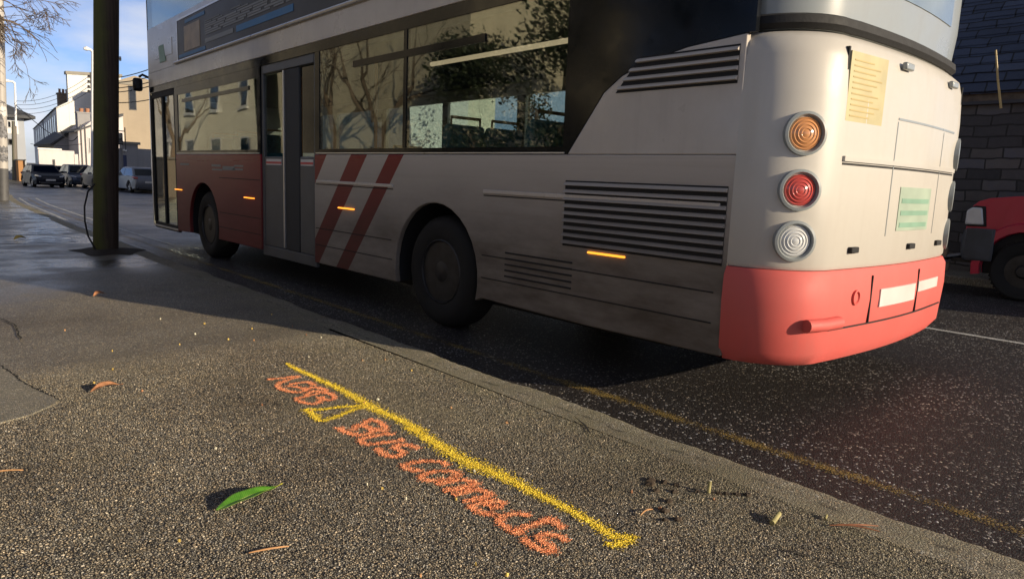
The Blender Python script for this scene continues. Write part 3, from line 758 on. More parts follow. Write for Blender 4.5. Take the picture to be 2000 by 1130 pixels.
# seams and rubbing strips
for z, y0, y1 in [(1.07, 2.2, 4.3), (1.07, 5.6, 7.12), (.60, 2.2, 4.3), (.60, 5.62, 7.12), (.42, 2.2, 4.3), (.42, 5.6, 7.12), (1.07, 8.58, 9.95), (.60, 8.58, 9.95), (.40, 8.58, 9.98)]:
    b = MB(); b.box(BX0-.003, BX0+.01, y0, y1, z-.004, z+.004); B(b, 'panel_seam', M['rubber'])
for y0, y1 in [(2.2, 4.3), (5.6, 7.1)]:
    b = MB(); b.box(BX0-.012, BX0+.01, y0, y1, 1.085, 1.115); B(b, 'rubbing_strip', M['white'], bevel=.004)
# far side, floor, interior shell
b = MB(); b.prism([(2.13, .3), (12.9, .3), (12.9, 1.40), (2.13, 1.40)], 'x', BX1-.05, BX1); B(b, 'offside_panel', M['white'])
b = MB(); b.box(BX1-.05, BX1, 2.13, 12.9, 2.26, 3.45); B(b, 'offside_upper_panel', M['white'])
for y0, y1 in [(2.13, 3.6), (4.95, 5.15), (6.6, 6.75), (8.2, 8.32), (9.8, 9.92), (11.4, 11.5), (12.8, 12.9)]:
    b = MB(); b.box(BX1-.05, BX1-.002, y0, y1, 1.403, 2.257); B(b, 'offside_pillar', M['dark'])
b = MB(); b.box(BX1-.03, BX1-.025, 3.6, 12.8, 1.402, 2.258); B(b, 'offside_window', M['busglass'])
b = MB(); b.box(BX0+.62, BX1-.62, 2.2, 12.95, .28, .34); b.box(BX0+.08, BX1-.08, 2.2, 4.0, .345, .95); B(b, 'floor', M['dark'])
b = MB(); b.box(BX0+.06, BX1-.06, 2.15, 13.0, 2.42, 2.48); B(b, 'saloon_ceiling', M['dark'])
b = MB(); b.box(BX0+.06, BX1-.06, 2.14, 2.2, .95, 2.42); B(b, 'rear_bulkhead', M['dark'])
for y in (WR, FR):
    b = MB(); b.prism(arch(y, WZ, .62, ZB), 'x', BX0+.06, BX0+.55); b.prism(arch(y, WZ, .62, ZB), 'x', BX1-.55, BX1-.06)
    bb = MB(); ar = arch(y, WZ, .615, ZB)
    bb.loft([[(BX0+.05, p[0], p[1]) for p in ar], [(BX0+.6, p[0], p[1]) for p in ar]], cap=False, closed=False)
    bb.box(BX0+.56, BX0+.6, y-.6, y+.6, ZB, 1.0)
    B(bb, 'wheel_arch', M['rubber'])
b = MB(); b.box(BX0+.35, BX1-.35, 2.7, 12.6, .13, .27); B(b, 'chassis', M['rubber'])
# seats
def seat(x, y, z, w=.42):
    b = MB(); b.box(x, x+w, y-.42, y, z+.36, z+.46); b.prism([(y-.50, z+.40), (y-.40, z+.40), (y-.46, z+.94), (y-.50, z+1.00), (y-.56, z+.98)], 'x', x, x+w)
    o = B(b, 'seat', M['seat'], bevel=.035, seg=3)
    g = MB(); g.tube([(x+.05, y-.53, z+.96), (x+.05, y-.53, z+1.05), (x+w-.05, y-.53, z+1.05), (x+w-.05, y-.53, z+.96)], .014, 6); B(g, 'grab_handle', M['lenso'], o)
for y in (3.3, 4.15, 5.2, 6.1): 
    for x in (3.72, 4.18, 5.1, 5.58): seat(x, y+.3, .66 if y < 5.5 else .42)
for y in (8.0, 8.8, 9.7):
    for x in (5.1, 5.58): seat(x, y, .34)
for y in (9.4, 10.3, 11.2): seat(3.74, y, .66)
# handrails / lamp
b = MB(); b.tube([(4.25, 3.35, 2.30), (4.25, 4.3, 2.30), (4.25, 5.95, 2.30)], .022, 8); B(b, 'saloon_lamp', M['tube'])
for y in (6.9, 8.7): 
    b = MB(); b.tube([(4.2, y, .34), (4.2, y, 2.42)], .018, 8); B(b, 'grab_pole', M['lenso'])
# window band: dark surround with openings
ZT = 2.56
b = MB()
b.box(BX0+.004, BX0+.05, 3.4, 7.15, 1.387, 1.44); b.box(BX0+.004, BX0+.05, 8.56, 11.75, 1.387, 1.44)
b.box(BX0+.004, BX0+.05, 3.4, 13.0, 2.46, ZT)
b.box(BX0+.006, BX0+.05, 8.56, 11.75, 2.33, 2.458)
for y0, y1 in [(7.05, 7.15), (8.56, 8.66), (11.62, 11.75), (5.42, 5.47)]: b.box(BX0+.005, BX0+.045, y0, y1, 1.442, 2.458)
B(b, 'window_surround', M['black'])
for a_ in ((4.35, 6.35, 2.225, 2.285), (8.9, 11.4, 2.20, 2.25)):
    b = MB(); b.box(BX0+.001, BX0+.02, *a_); B(b, 'hopper_bar', M['black'])
for a_ in ((3.45, 7.12), (8.6, 11.7)):
    b = MB(); b.box(BX0-.004, BX0+.02, *a_, 1.392, 1.402); B(b, 'window_trim', M['rail'])
def pane(y0, y1, z0, z1, name='window', mat='busglass'):
    b = MB(); b.box(BX0+.012, BX0+.018, y0, y1, z0, z1); B(b, name, M[mat], smooth=0)
pane(5.47, 7.05, 1.44, 2.46); pane(8.66, 11.62, 1.44, 2.33)
b = MB(); b.prism([(3.40, 1.44), (5.42, 1.44), (5.42, 2.46), (3.35, 2.46), (3.05, 2.1), (3.08, 1.85)], 'x', BX0+.012, BX0+.018); B(b, 'window', M['busglass'], smooth=0)
# black sweep panel behind the last window and white rear quarter with louvres
quarter = [(2.124, ZW+.002), (3.42, ZW+.002), (3.12, 1.77), (2.98, 1.86), (2.78, 1.93), (2.5, 1.98), (2.124, 2.01)]
b = MB(); b.prism(quarter, 'x', BX0, BX0+.04); B(b, 'rear_quarter_panel', M['white'], bevel=.006)
b = MB(); b.prism([(3.47, 1.44), (3.47, 2.458), (2.08, 2.458), (2.08, 2.014), (2.13, 2.014), (2.5, 1.984), (2.78, 1.934), (2.985, 1.864), (3.125, 1.774), (3.424, 1.392)], 'x', BX0+.003, BX0+.04)
b.box(BX0+.004, BX0+.05, 2.08, 3.4, 2.46, ZT)
B(b, 'black_sweep_panel', M['black'])
def louvre(y0, y1, z0, z1, n, pname='louvre_grille', slat='bus_side', rake=0):
    b = MB(); b.prism([(y0, z0), (y1, z0), (y1+rake, z1), (y0, z1)], 'x', BX0-.004, BX0+.03); g = B(b, pname, M['rubber'])
    p = (z1-z0)/n
    s = MB()
    for i in range(n):
        zc = z0+p*i; ra = rake*(i+.5)/n
        s.add([(BX0-.004, y0, zc+p*.30), (BX0-.026, y0, zc+p*.36), (BX0-.022, y0, zc+p*.56), (BX0-.004, y0, zc+p*.80),
               (BX0-.004, y1+ra, zc+p*.30), (BX0-.026, y1+ra, zc+p*.36), (BX0-.022, y1+ra, zc+p*.56), (BX0-.004, y1+ra, zc+p*.80)],
              [(0, 1, 2, 3), (7, 6, 5, 4), (0, 4, 5, 1), (1, 5, 6, 2), (2, 6, 7, 3), (3, 7, 4, 0)])
    B(s, 'slats', M[slat], g, fixn=True)
louvre(2.16, 3.42, .76, 1.21, 9)
louvre(2.16, 3.02, 1.76, 1.96, 4, rake=-.18)
b = MB()
for i in range(5): b.box(BX0-.005, BX0+.01, 3.32, 4.02, .46+.045*i, .472+.045*i)
B(b, 'vent_slots', M['rubber'])
# centre exit door (two leaves)
b = MB(); b.box(BX0+.02, BX0+.06, 7.15, 8.56, .16, .28); b.box(BX0+.02, BX0+.06, 7.15, 7.2, .28, 2.46); b.box(BX0+.02, BX0+.06, 8.5, 8.56, .28, 2.46); b.box(BX0+.015, BX0+.06, 7.2, 8.5, 2.36, 2.46)
dr = B(b, 'exit_door', M['doorgrey'], bevel=.006)
for y0, y1, gl in [(7.93, 8.5, 'busglass'), (7.2, 7.55, 'black')]:
    b = MB(); b.box(BX0+.025, BX0+.055, y0, y1, .28, 1.36); lf = B(b, 'door_leaf', M['doorgrey'], dr, bevel=.012)
for y0, y1, gl in [(7.98, 8.46, 'busglass'), (7.2, 7.5, 'black')]:
    b = MB(); b.box(BX0+.035, BX0+.042, y0, y1, 1.40, 2.34); B(b, 'door_glass', M[gl], dr)
b = MB(); b.box(BX0+.022, BX0+.06, 7.56, 7.92, .285, 2.355); B(b, 'door_pillar', M['dark'], dr, bevel=.01)
b = MB(); b.box(BX0+.012, BX0+.03, 7.925, 7.955, .3, 2.35); B(b, 'door_seal', M['rail'], dr)
for y0, y1 in [(8.02, 8.44), (7.22, 7.52)]:
    b = MB(); b.box(BX0+.020, BX0+.028, y0, y1, 1.26, 1.33); st = B(b, 'door_label', M['plate'], dr)
    b = MB(); b.box(BX0+.018, BX0+.022, y0, y1, 1.275, 1.30); B(b, 'door_label_stripe', M['rearred'], dr)
# front entrance door
b = MB(); b.box(BX0+.02, BX0+.06, 11.76, 13.0, .17, .27)
for y0, y1 in [(11.76, 11.82), (12.34, 12.42), (12.92, 13.0)]: b.box(BX0+.01, BX0+.06, y0, y1, .27, 2.42)
b.box(BX0+.012, BX0+.06, 11.82, 12.92, 2.36, 2.458)
fd = B(b, 'entrance_door', M['rubber'], bevel=.006)
for y0, y1 in [(11.82, 12.34), (12.42, 12.92)]:
    b = MB(); b.box(BX0+.03, BX0+.037, y0, y1, .27, 2.36); B(b, 'door_glass', M['doorglass'], fd)
b = MB(); b.box(BX0-.002, BX0+.03, 11.76, 13.0, .20, .225); B(b, 'door_step_trim', M['rail'], fd)
# deck band, rail, advert frame, upper deck
b = MB(); b.box(BX0-.005, BX0+.05, 2.13, 13.0, ZT+.002, 2.80); B(b, 'deck_band', M['white'], bevel=.006)
b = MB(); b.tube([(BX0-.02, 3.2, 2.83), (BX0-.02, 7, 2.83), (BX0-.02, 11.6, 2.83)], .022, 8); B(b, 'trim_rail', M['rail'])
b = MB(); b.box(BX0-.002, BX0+.05, 2.13, 13.0, 2.802, 3.56); B(b, 'upper_deck_panel', M['white'], bevel=.006)
b = MB(); b.box(BX0-.014, BX0+.0, 3.3, 11.45, 2.86, 3.45); ad = B(b, 'advert_panel', M['ad'])
b = MB(); b.box(BX0-.020, BX0-.014, 3.3, 11.45, 3.45, 3.475); b.box(BX0-.020, BX0-.014, 11.45, 11.475, 2.84, 3.475); B(b, 'advert_frame', M['rail'], ad)
b = MB(); b.box(BX0-.019, BX0-.014, 10.5, 11.15, 2.95, 3.32); B(b, 'advert_picture', M['adpic'], ad)
for a_ in ((10.3, 11.4, 2.875, 2.925), (10.3, 11.1, 3.36, 3.41), (7.6, 9.2, 2.95, 3.03)):
    b = MB(); b.box(BX0-.019, BX0-.014, *a_); B(b, 'advert_blue_bar', M['adblue'], ad)
b = MB()
rr = random.Random(5)
for z, h in ((3.085, .022), (3.115, .026), (3.147, .024), (3.178, .022), (3.207, .024), (3.237, .014), (3.262, .010)):
    y = 10.3                                    # headline smeared by the bus's speed into unreadable streaks
    while y > 6.9:
        w = rr.uniform(.25, .8); b.box(BX0-.019, BX0-.014, max(6.7, y-w), y, z-h/2, z+h/2); y -= w+rr.uniform(.02, .10 if z < 3.23 else .5)
b.box(BX0-.019, BX0-.014, 9.3, 10.3, 2.96, 3.02)
B(b, 'advert_lettering', M['adgrey'], ad)
b = MB(); b.box(BX0-.019, BX0-.014, 5.9, 6.6, 3.02, 3.10); B(b, 'advert_red_bar', M['adred'], ad)
b = MB(); b.box(BX0-.008, BX0+.004, 11.75, 12.6, 3.0, 3.26); bl = B(b, 'green_emblem_panel', M['white'])
b = MB(); b.prism([(12.35, 2.92), (12.05, 2.92), (12.15, 3.2), (12.4, 3.2)], 'x', BX0-.011, BX0-.004); B(b, 'green_emblem', M['greenad2'])
b = MB(); b.box(BX0+.005, BX0+.04, 2.2, 13.0, 3.562, 4.25); B(b, 'upper_window_band', M['busglass'])
b = MB(); b.prism([(2.0, 4.252), (13.15, 4.252), (13.0, 4.40), (2.2, 4.42)], 'x', BX0+.02, BX1-.02); B(b, 'roof', M['white'], bevel=.06)
b = MB(); b.box(BX0+.06, BX1-.06, 2.3, 12.9, 2.482, 2.52); B(b, 'upper_floor', M['dark'])
b = MB(); b.box(BX1-.05, BX1, 2.13, 12.9, 3.452, 4.25); B(b, 'offside_upper_window', M['carglass'])
# faint wording on the red panel: small pale smear, not legible in the photo
b = MB()
for y, w, z, h in [(10.05, .34, 1.23, .03), (9.6, .42, 1.20, .055), (9.25, .30, 1.235, .022), (9.28, .34, 1.19, .022), (10.02, .38, 1.175, .022), (11.35, .4, 1.235, .03)]: b.box(BX0-.002, BX0+.01, y-w/2, y+w/2, z-h/2, z+h/2)
B(b, 'side_lettering', M['adgrey'])
# marker lamps
for y, z in [(3.02, .735), (6.46, .845), (8.92, .84), (11.66, .845)]:
    b = MB(); b.box(BX0-.014, BX0+.01, y-.16, y+.16, z-.007, z+.007); B(b, 'side_marker_lamp', M['amber_lit'], bevel=.005)
# wheels
for y in (WR, FR):
    for x0, sx in ((BX0+.07, 1), (BX1-.07, -1)):
        b = MB(); b.lathe([(.26, .02), (.30, .0), (.40, -.012), (.455, .01), (.485, .05), (.49, .10), (.49, .25), (.46, .30), (.30, .30)], (x0, y, WZ), (sx, 0, 0), 40, cap=False)
        wh = B(b, 'wheel', M['tyre'])
        b = MB(); b.lathe([(.30, .02), (.275, .0), (.26, .05), (.20, .10), (.13, .11), (.125, .04), (.09, .02), (.0, .015)], (x0, y, WZ), (sx, 0, 0), 32); rim = B(b, 'rim', M['rim'], wh)
        b = MB()
        for k in range(10): a = 2*PI*k/10; b.lathe([(.014, .10), (.014, .06), (.001, .055)], (x0, y+.17*math.cos(a), WZ+.17*math.sin(a)), (sx, 0, 0), 6)
        B(b, 'wheel_nuts', M['rail'], wh)
# ---- rear end
RC = .41
def plan(off, n=8, sag=.05, zf=0):
    """rear outline, near side to far side; off = inset"""
    pts = []
    for i in range(n+1):
        a = PI/2*i/n; pts.append((BX0+off+RC*(1-math.cos(a)), YR+off+RC*(1-math.sin(a))))
    m = 10
    for i in range(1, m): u = i/m; pts.append((BX0+RC+(BX1-BX0-2*RC)*u, YR+off-sag*math.sin(PI*u)))
    for i in range(n+1):
        a = PI/2*(1-i/n); pts.append((BX1-off-RC*(1-math.cos(a)), YR+off+RC*(1-math.sin(a))))
    return pts
def rearshell(levels, name, mat, parent=None, y1=None, **kw):
    b = MB(); rings = []
    for z, off in levels:
        P = plan(off); rings.append([(P[0][0], YR+RC+.02, z)] + [(x, y, z) for x, y in P] + [(P[-1][0], YR+RC+.02, z)])
    b.loft(rings, cap=False, closed=False)
    n = len(rings[0]); b.f.append(list(range(n))); b.mi.append(0); b.f.append(list(range((len(rings)-1)*n, len(rings)*n))[::-1]); b.mi.append(0)
    return B(b, name, mat, parent, fixn=True, smooth=40, **kw)
bump_ = rearshell([(.20, .12), (.22, .04), (.30, -.01), (.58, -.025), (.72, -.02), (.765, .0)], 'rear_bumper', M['rearred'])
hood = rearshell([(.768, .012), (.79, .0), (1.2, 0), (1.7, .0), (1.90, .01), (1.98, .03), (2.02, .07), (2.035, .14)], 'engine_cover', M['rearwhite'])
up = rearshell([(2.036, .09), (2.3, .07), (3.0, .07), (4.0, .12), (4.25, .2)], 'rear_upper_panel', M['greypanel'])
def onrear(u, off=0, sag=.05): return YR+off-sag*math.sin(PI*u)
def rpatch(u0, u1, z0, z1, name, mat, parent, d=.004, off=0, nseg=8, th=.02, bevel=0):
    """thin panel that follows the rear crown; u runs 0..1 between the corner radii"""
    b = MB(); rings = []
    for i in range(nseg+1):
        u = u0+(u1-u0)*i/nseg; x = BX0+RC+(BX1-BX0-2*RC)*u; y = onrear(u, off)
        rings.append([(x, y+th, z0), (x, y-d, z0), (x, y-d, z1), (x, y+th, z1)])
    b.loft(rings); return B(b, name, mat, parent, fixn=True, bevel=bevel)
# number plate, text smear on bumper, fog lamp slots
rpatch(.30, .62, .52, .63, 'number_plate', M['plate'], bump_, .032)
rpatch(.66, .93, .565, .635, 'fleet_sticker', M['plate'], bump_, .030)
for u0, u1 in ((-.03, .13),):
    b = MB(); b.tube([(BX0+.17, YR+.012, .47), (BX0+.30, YR-.028, .47), (BX0+.46, YR-.04, .47)], .036, 12); B(b, 'fog_lamp', M['rearred'], bump_)
# seams, hinge line, shelf of the engine cover
rpatch(-.02, 1.02, 1.352, 1.364, 'cover_seam', M['rubber'], hood, .002)
rpatch(-.02, 1.02, 1.372, 1.40, 'cover_ridge', M['rearwhite'], hood, .014)
rpatch(.32, .96, 1.63, 1.642, 'cover_seam', M['greypanel'], hood, .003)
rpatch(.318, .323, .95, 1.62, 'cover_seam', M['greypanel'], hood, .002); rpatch(.80, .805, .95, 1.62, 'cover_seam', M['greypanel'], hood, .002)
ya = rpatch(-.03, .20, 1.58, 1.93, 'yellow_notice', M['yellowad'], hood, .004, .004)
for i in range(11): rpatch(-.01, .11+.06*((i*7) % 5)/4, 1.605+.028*i, 1.612+.028*i, 'notice_print', M['yellowad2'], ya, .006, .004)
ga = rpatch(.40, .72, .98, 1.25, 'green_panel', M['greenad'], hood, .004)
for i in range(3): rpatch(.42, .70, 1.0+.075*i, 1.03+.075*i, 'green_print', M['greenad2'], ga, .006)
for u in (-.035, 1.035): rpatch(u-.004, u+.004, .80, 1.95, 'cover_seam', M['rubber'], hood, .0, .008)
for u in (.10, .55, .90):
    b = MB(); x = BX0+RC+(BX1-BX0-2*RC)*u; b.box(x-.05, x+.05, onrear(u)-.022, onrear(u)+.01, .86, .895); B(b, 'cover_latch', M['rubber'], hood, bevel=.006)
for u in (.34, .84):
    b = MB(); x = BX0+RC+(BX1-BX0-2*RC)*u; b.box(x-.06, x+.06, onrear(u)-.02, onrear(u)+.01, 1.905, 1.945); B(b, 'cover_hinge', M['greypanel'], hood, bevel=.008)
rpatch(-.02, 1.02, .425, .433, 'bumper_seam', M['rubber'], bump_, .027)
for u in (.235, .655): rpatch(u-.0025, u+.0025, .435, .72, 'bumper_seam', M['rubber'], bump_, .0285)
b = MB(); x = BX0+RC+(BX1-BX0-2*RC)*.13; b.lathe([(.045, .02), (.045, .034), (.036, .036), (.03, .024), (.001, .024)], (x, onrear(.13), .60), (0, -1, 0), 18); B(b, 'tow_eye_cover', M['rearred'], bump_)
# dark ring shaped in for the shadow band above the cover shelf
rearshell([(2.037, .075), (2.06, .055), (2.10, .06), (2.115, .085)], 'ledge_shade_band', M['rubber'], up)
rpatch(.06, .86, 2.30, 3.0, 'rear_window_panel', simple('rear_glass_tint', (.20, .25, .28), .12, .1, coat=.5), up, .006, .07)
rpatch(.88, 1.0, 2.62, 2.95, 'rear_vent_panel', M['rearwhite'], up, .012, .07)
# tail lamps in round bezels
_d = .412
lamp_dirs = [(BX0+RC-_d*.68, YR+RC-_d*.733, (-.68, -.733, 0)), (BX1-RC+_d*.30, YR+RC-_d*.954, (.30, -.954, 0))]
for x, y, d in lamp_dirs:
    for z, ln in ((1.50, 'lenso'), (1.205, 'lensr'), (.93, 'lensw')):
        c = Vector((x, y, z)); d_ = Vector(d)
        b = MB(); b.lathe([(.115, -.02), (.112, .012), (.098, .016), (.088, .0), (.086, -.02)], c, d_, 28, cap=False); lp = B(b, 'tail_lamp', M['greypanel'])
        b = MB(); b.lathe([(.087, -.02), (.086, -.004), (.078, .004), (.073, .001), (.062, .009), (.057, .006), (.044, .013), (.039, .010), (.026, .015), (.021, .012), (.010, .016), (.0005, .016)], c, d_, 28); B(b, 'lens', M[ln], lp)
# ---- front end
b = MB(); rings = []
for z, off in [(.22, .06), (.3, .0), (1.2, 0), (1.5, .04), (2.4, .10), (2.8, .10), (4.2, .25), (4.35, .5)]:
    ring = [(BX0, 12.98, z)]
    for i in range(7): a = PI/2*i/6; ring.append((BX0+.3*(1-math.cos(a)), 13.0+(.3-off)*math.sin(a) if .3 > off else 13.0, z))
    for i in range(7): a = PI/2*(1-i/6); ring.append((BX1-.3*(1-math.cos(a)), 13.0+(.3-off)*math.sin(a) if .3 > off else 13.0, z))
    ring.append((BX1, 12.98, z)); rings.append(ring)
b.loft(rings, cap=False, closed=False); B(b, 'front_shell', M['white'], fixn=True)
b = MB(); b.tube([(BX0+.12, 13.12, 2.72), (BX0-.02, 13.28, 2.82), (BX0-.06, 13.32, 2.78)], .022, 8); ma = B(b, 'mirror_arm', M['black'])
b = MB(); b.box(BX0-.16, BX0-.01, 13.28, 13.38, 2.52, 2.76); B(b, 'mirror_head', M['black'], ma, bevel=.04)

# ---------------------------------------------------------------- cars
def sideprism(b, poly, hw):
    """side silhouette (y,z) with a half width for each point -> closed body"""
    n = len(poly); ar = sum(poly[i][0]*poly[(i+1) % n][1]-poly[(i+1) % n][0]*poly[i][1] for i in range(n))
    if ar < 0: poly = poly[::-1]
    vs = [(-hw(y, z), y, z) for y, z in poly]+[(hw(y, z), y, z) for y, z in poly]
    b.add(vs, [list(range(n))[::-1], list(range(n, 2*n))]+[(i, (i+1) % n, n+(i+1) % n, n+i) for i in range(n)]); return b
def tyre_wheel(x, y, r, w, sx, root, rimmat, name='wheel'):
    b = MB(); b.lathe([(r*.62, .03), (r*.7, 0), (r*.9, 0), (r*.985, .03), (r, w*.3), (r, w*.7), (r*.97, w), (r*.6, w)], (x, y, r), (sx, 0, 0), 28, cap=False)
    o = b.build(name, M['tyre'], root)
    b = MB(); b.lathe([(r*.66, .03), (r*.62, .012), (r*.56, .05), (r*.16, .05), (r*.13, .02), (.0005, .018)], (x, y, r), (sx, 0, 0), 28); b.build('hub', M['trimd'], o)
    b = MB()
    for k in range(5):
        a = 2*PI*k/5+.3; ca, sa = math.cos(a), math.sin(a)
        P = lambda rr_, tt: (x+sx*.014, y+rr_*ca-tt*sa, r+rr_*sa+tt*ca); Q = lambda rr_, tt: (x+sx*.05, y+rr_*ca-tt*sa, r+rr_*sa+tt*ca)
        b.add([P(.05*r, -.05), P(r*.64, -.035), P(r*.64, .035), P(.05*r, .05), Q(.05*r, -.05), Q(r*.64, -.035), Q(r*.64, .035), Q(.05*r, .05)],
              [(0, 1, 2, 3), (7, 6, 5, 4), (0, 4, 5, 1), (1, 5, 6, 2), (2, 6, 7, 3), (3, 7, 4, 0)])
    b.lathe([(r*.66, .012), (r*.66, .03), (r*.60, .03), (r*.60, .012)], (x, y, r), (sx, 0, 0), 28, cap=False)
    b.build('rim', rimmat, o, fixn=True)
    return o
def make_car(name, pt, label, L=4.3, Wd=1.78, H=1.47, kind='hatch', rim=None, group=None):
    """local frame: +y = nose, origin on the ground at mid length"""
    root = empty(name, (0, 0, 0), label, 'car', group); rim = rim or M['alloy']
    h = L/2; wf, wr = h-.86, -h+.78; r = .32; hw0 = Wd/2
    def arch_(cy): return [(cy+.37*math.cos(a), r+.37*math.sin(a)) for a in [-.35+(PI+.7)*i/12 for i in range(13)]]
    beltf, beltr = .93, 1.0
    top = [(h-.02, .42), (h, .55), (h-.05, .68), (h-.22, .78), (h-.7, .89), (h-1.05, .93), (h-1.2, .95), (0, .97), (-h+.5, beltr), (-h+.12, .98), (-h+.02, .80), (-h, .62), (-h+.03, .42), (-h+.10, .26)]
    if kind == 'saloon': top[8:10] = [(-h+.9, 1.0), (-h+.15, 1.01)]
    bot = arch_(wr)[::-1]+[(wr+.5, .20), (wf-.5, .20)]+arch_(wf)[::-1]+[(h-.12, .22)]
    def hw(y, z):
        e = max(0, abs(y)-(h-.55))/.55
        w = hw0*(1-.16*e**2)
        if z > .75: w -= .07*(z-.75)/.25
        if z < .4: w -= .05*(.4-z)/.2
        return w
    b = MB(); sideprism(b, top+bot, hw); b.build('body', pt, root, bevel=.05, seg=3, smooth=40)
    # cabin
    if kind == 'saloon': y = [h-1.05, h-1.75, -h+1.35, -h+.55]
    elif kind == 'mpv': y = [h-.85, h-1.55, -h+.45, -h+.12]
    else: y = [h-1.05, h-1.75, -h+.85, -h+.18]
    zb = .93
    cab = [(y[0], zb), (y[1], H-.05), (y[1]-.35, H), (y[2]+.3, H-.01), (y[2], H-.06), (y[3], zb+.04)]
    def hc(yy, z): return hw0-.08-.20*(z-zb)/(H-zb)
    b = MB(); sideprism(b, cab, hc); b.build('cabin', pt, root, bevel=.035, seg=3, smooth=40)
    # glazing laid 6 mm proud of the cabin skin
    def sidepane(a, c):
        vs = []
        for s in (-1, 1):
            q = []
            for yy, z in (a[0], a[1], c[1], c[0]): q.append((s*(hc(yy, z)+.008), yy, z))
            vs.append(q)
        return vs
    def front_y(z): return y[0]+(y[1]-y[0])*(z-zb)/(H-.05-zb)
    def rear_y(z): return y[3]+(y[2]-y[3])*(z-zb-.04)/(H-.06-zb-.04)
    z0, z1 = zb+.04, H-.10
    ys0 = [front_y(z0)-.14, (y[0]+y[3])/2+.22, (y[0]+y[3])/2+.14, rear_y(z0)+.18]
    ys1 = [front_y(z1)-.10, (y[0]+y[3])/2+.2, (y[0]+y[3])/2+.12, rear_y(z1)+.12]
    for i in (0, 2):
        for s in (-1, 1):
            b = MB(); q = [(ys0[i], z0), (ys1[i], z1), (ys1[i+1], z1), (ys0[i+1], z0)]
            b.add([(s*(hc(a, z)+.008), a, z) for a, z in q]+[(s*(hc(a, z)-.01), a, z) for a, z in q], [(0, 1, 2, 3), (7, 6, 5, 4), (0, 4, 5, 1), (1, 5, 6, 2), (2, 6, 7, 3), (3, 7, 4, 0)])
            b.build('side_window', M['carglass'], root, fixn=True, smooth=0)
    for nm, fy, sg in (('windscreen', front_y, 1), ('rear_window', rear_y, -1)):
        b = MB(); q = []
        for z, s in ((zb+.07, -1), (zb+.07, 1), (H-.11, 1), (H-.11, -1)): q.append((s*(hc(fy(z), z)-.09), fy(z)+sg*.012, z+.006))
        b.add(q+[(x_, y_-sg*.02, z_) for x_, y_, z_ in q], [(0, 1, 2, 3), (7, 6, 5, 4), (0, 4, 5, 1), (1, 5, 6, 2), (2, 6, 7, 3), (3, 7, 4, 0)])
        b.build(nm, M['carglass'], root, fixn=True, smooth=0)
    for s in (-1, 1):
        b = MB(); b.add([(s*.84*hw0*.66, h-.06, .70), (s*hw0*.86, h-.16, .72), (s*hw0*.90, h-.34, .80), (s*hw0*.6, h-.13, .78), (s*.84*hw0*.66, h-.12, .66), (s*hw0*.88, h-.22, .68), (s*hw0*.94, h-.42, .78)],
                        [(0, 1, 5, 4), (0, 1, 2, 3), (1, 2, 6, 5)])
        b = MB(); b.tube([(s*hw0*.56, h-.075, .715), (s*hw0*.74, h-.10, .735), (s*hw0*.88, h-.24, .77)], [.04, .06, .05], 10); b.build('headlight', M['lensw'], root)
        b = MB(); b.tube([(s*hw0*.70, -h+.03, .86), (s*hw0*.88, -h+.10, .87), (s*hw0*.93, -h+.28, .90)], [.055, .075, .045], 10); b.build('tail_light', M['lensr'], root)
        b = MB(); b.lathe([(.05, -.03), (.05, .02), (.035, .03), (.001, .03)], (s*hw0*.68, h-.07, .40), 'y', 14); b.build('fog_light', M['lensw'], root)
        b = MB(); b.box(min(s*(hw0-.06), s*(hw0+.14)), max(s*(hw0-.06), s*(hw0+.14)), y[0]-.42, y[0]-.26, .94, 1.07); b.build('door_mirror', pt, root, bevel=.035)
        for cy in (wf, wr): tyre_wheel(s*(hw0-.02), cy, r, .2, -s, root, rim)
    for cy in (wf, wr):
        b = MB(); b.prism(arch_(cy), 'x', -hw0+.06, hw0-.06); b.build('wheel_well', M['rubber'], root)
    b = MB(); b.box(-.46, .46, h-.09, h-.005, .585, .665); b.build('grille', M['trimd'], root, bevel=.02)
    b = MB(); b.box(-.55, .55, h-.12, h-.012, .27, .39); b.build('air_intake', M['trimd'], root, bevel=.02)
    b = MB(); b.box(-.26, .26, h-.02, h+.015, .455, .565); b.build('front_plate', M['plate'], root)
    b = MB(); b.box(-.26, .26, -h-.015, -h+.05, .58, .69); b.build('rear_plate', M['plate'], root)
    b = MB(); b.box(-.6, .6, -h-.01, -h+.2, .24, .36); b.build('rear_valance', M['trimd'], root, bevel=.02)
    return root
M['car_black'] = simple('black_car_paint', (.008, .010, .018), .4, .1, coat=.05, spec=.2)
M['car_silver'] = simple('silver_car_paint', (.20, .195, .19), .45, .05, coat=.2, metal=.3)
M['car_blue'] = simple('blue_grey_car_paint', (.07, .085, .12), .4, .05, coat=.2, metal=.4)
M['car_grey'] = simple('steel_grey_car_paint', (.17, .18, .21), .4, .05, coat=.2, metal=.4)
def put(o, X, Y, head):
    o.location = (X, Y, zroad(Y)+.01); o.rotation_euler.z = head
put(make_car('hatchback_car', M['car_black'], 'dark hatchback driving towards the camera in the oncoming lane', kind='hatch'), 8.65, 55.2, PI+.04)
put(make_car('parked_car', M['car_blue'], 'blue grey car parked nose on behind the silver saloon', L=4.2, H=1.55, kind='mpv', group='cars parked along the far kerb'), 11.1, 57.5, PI)
put(make_car('parked_car', M['car_silver'], 'silver saloon parked nose on, half hidden by the wooden pole', L=4.6, H=1.48, kind='saloon', group='cars parked along the far kerb'), 11.35, 51.6, PI)
put(make_car('parked_car', M['car_grey'], 'grey hatchback seen from behind between the wooden pole and the bus', L=4.3, H=1.47, kind='hatch', group='cars parked along the far kerb'), 11.9, 46.0, .05)
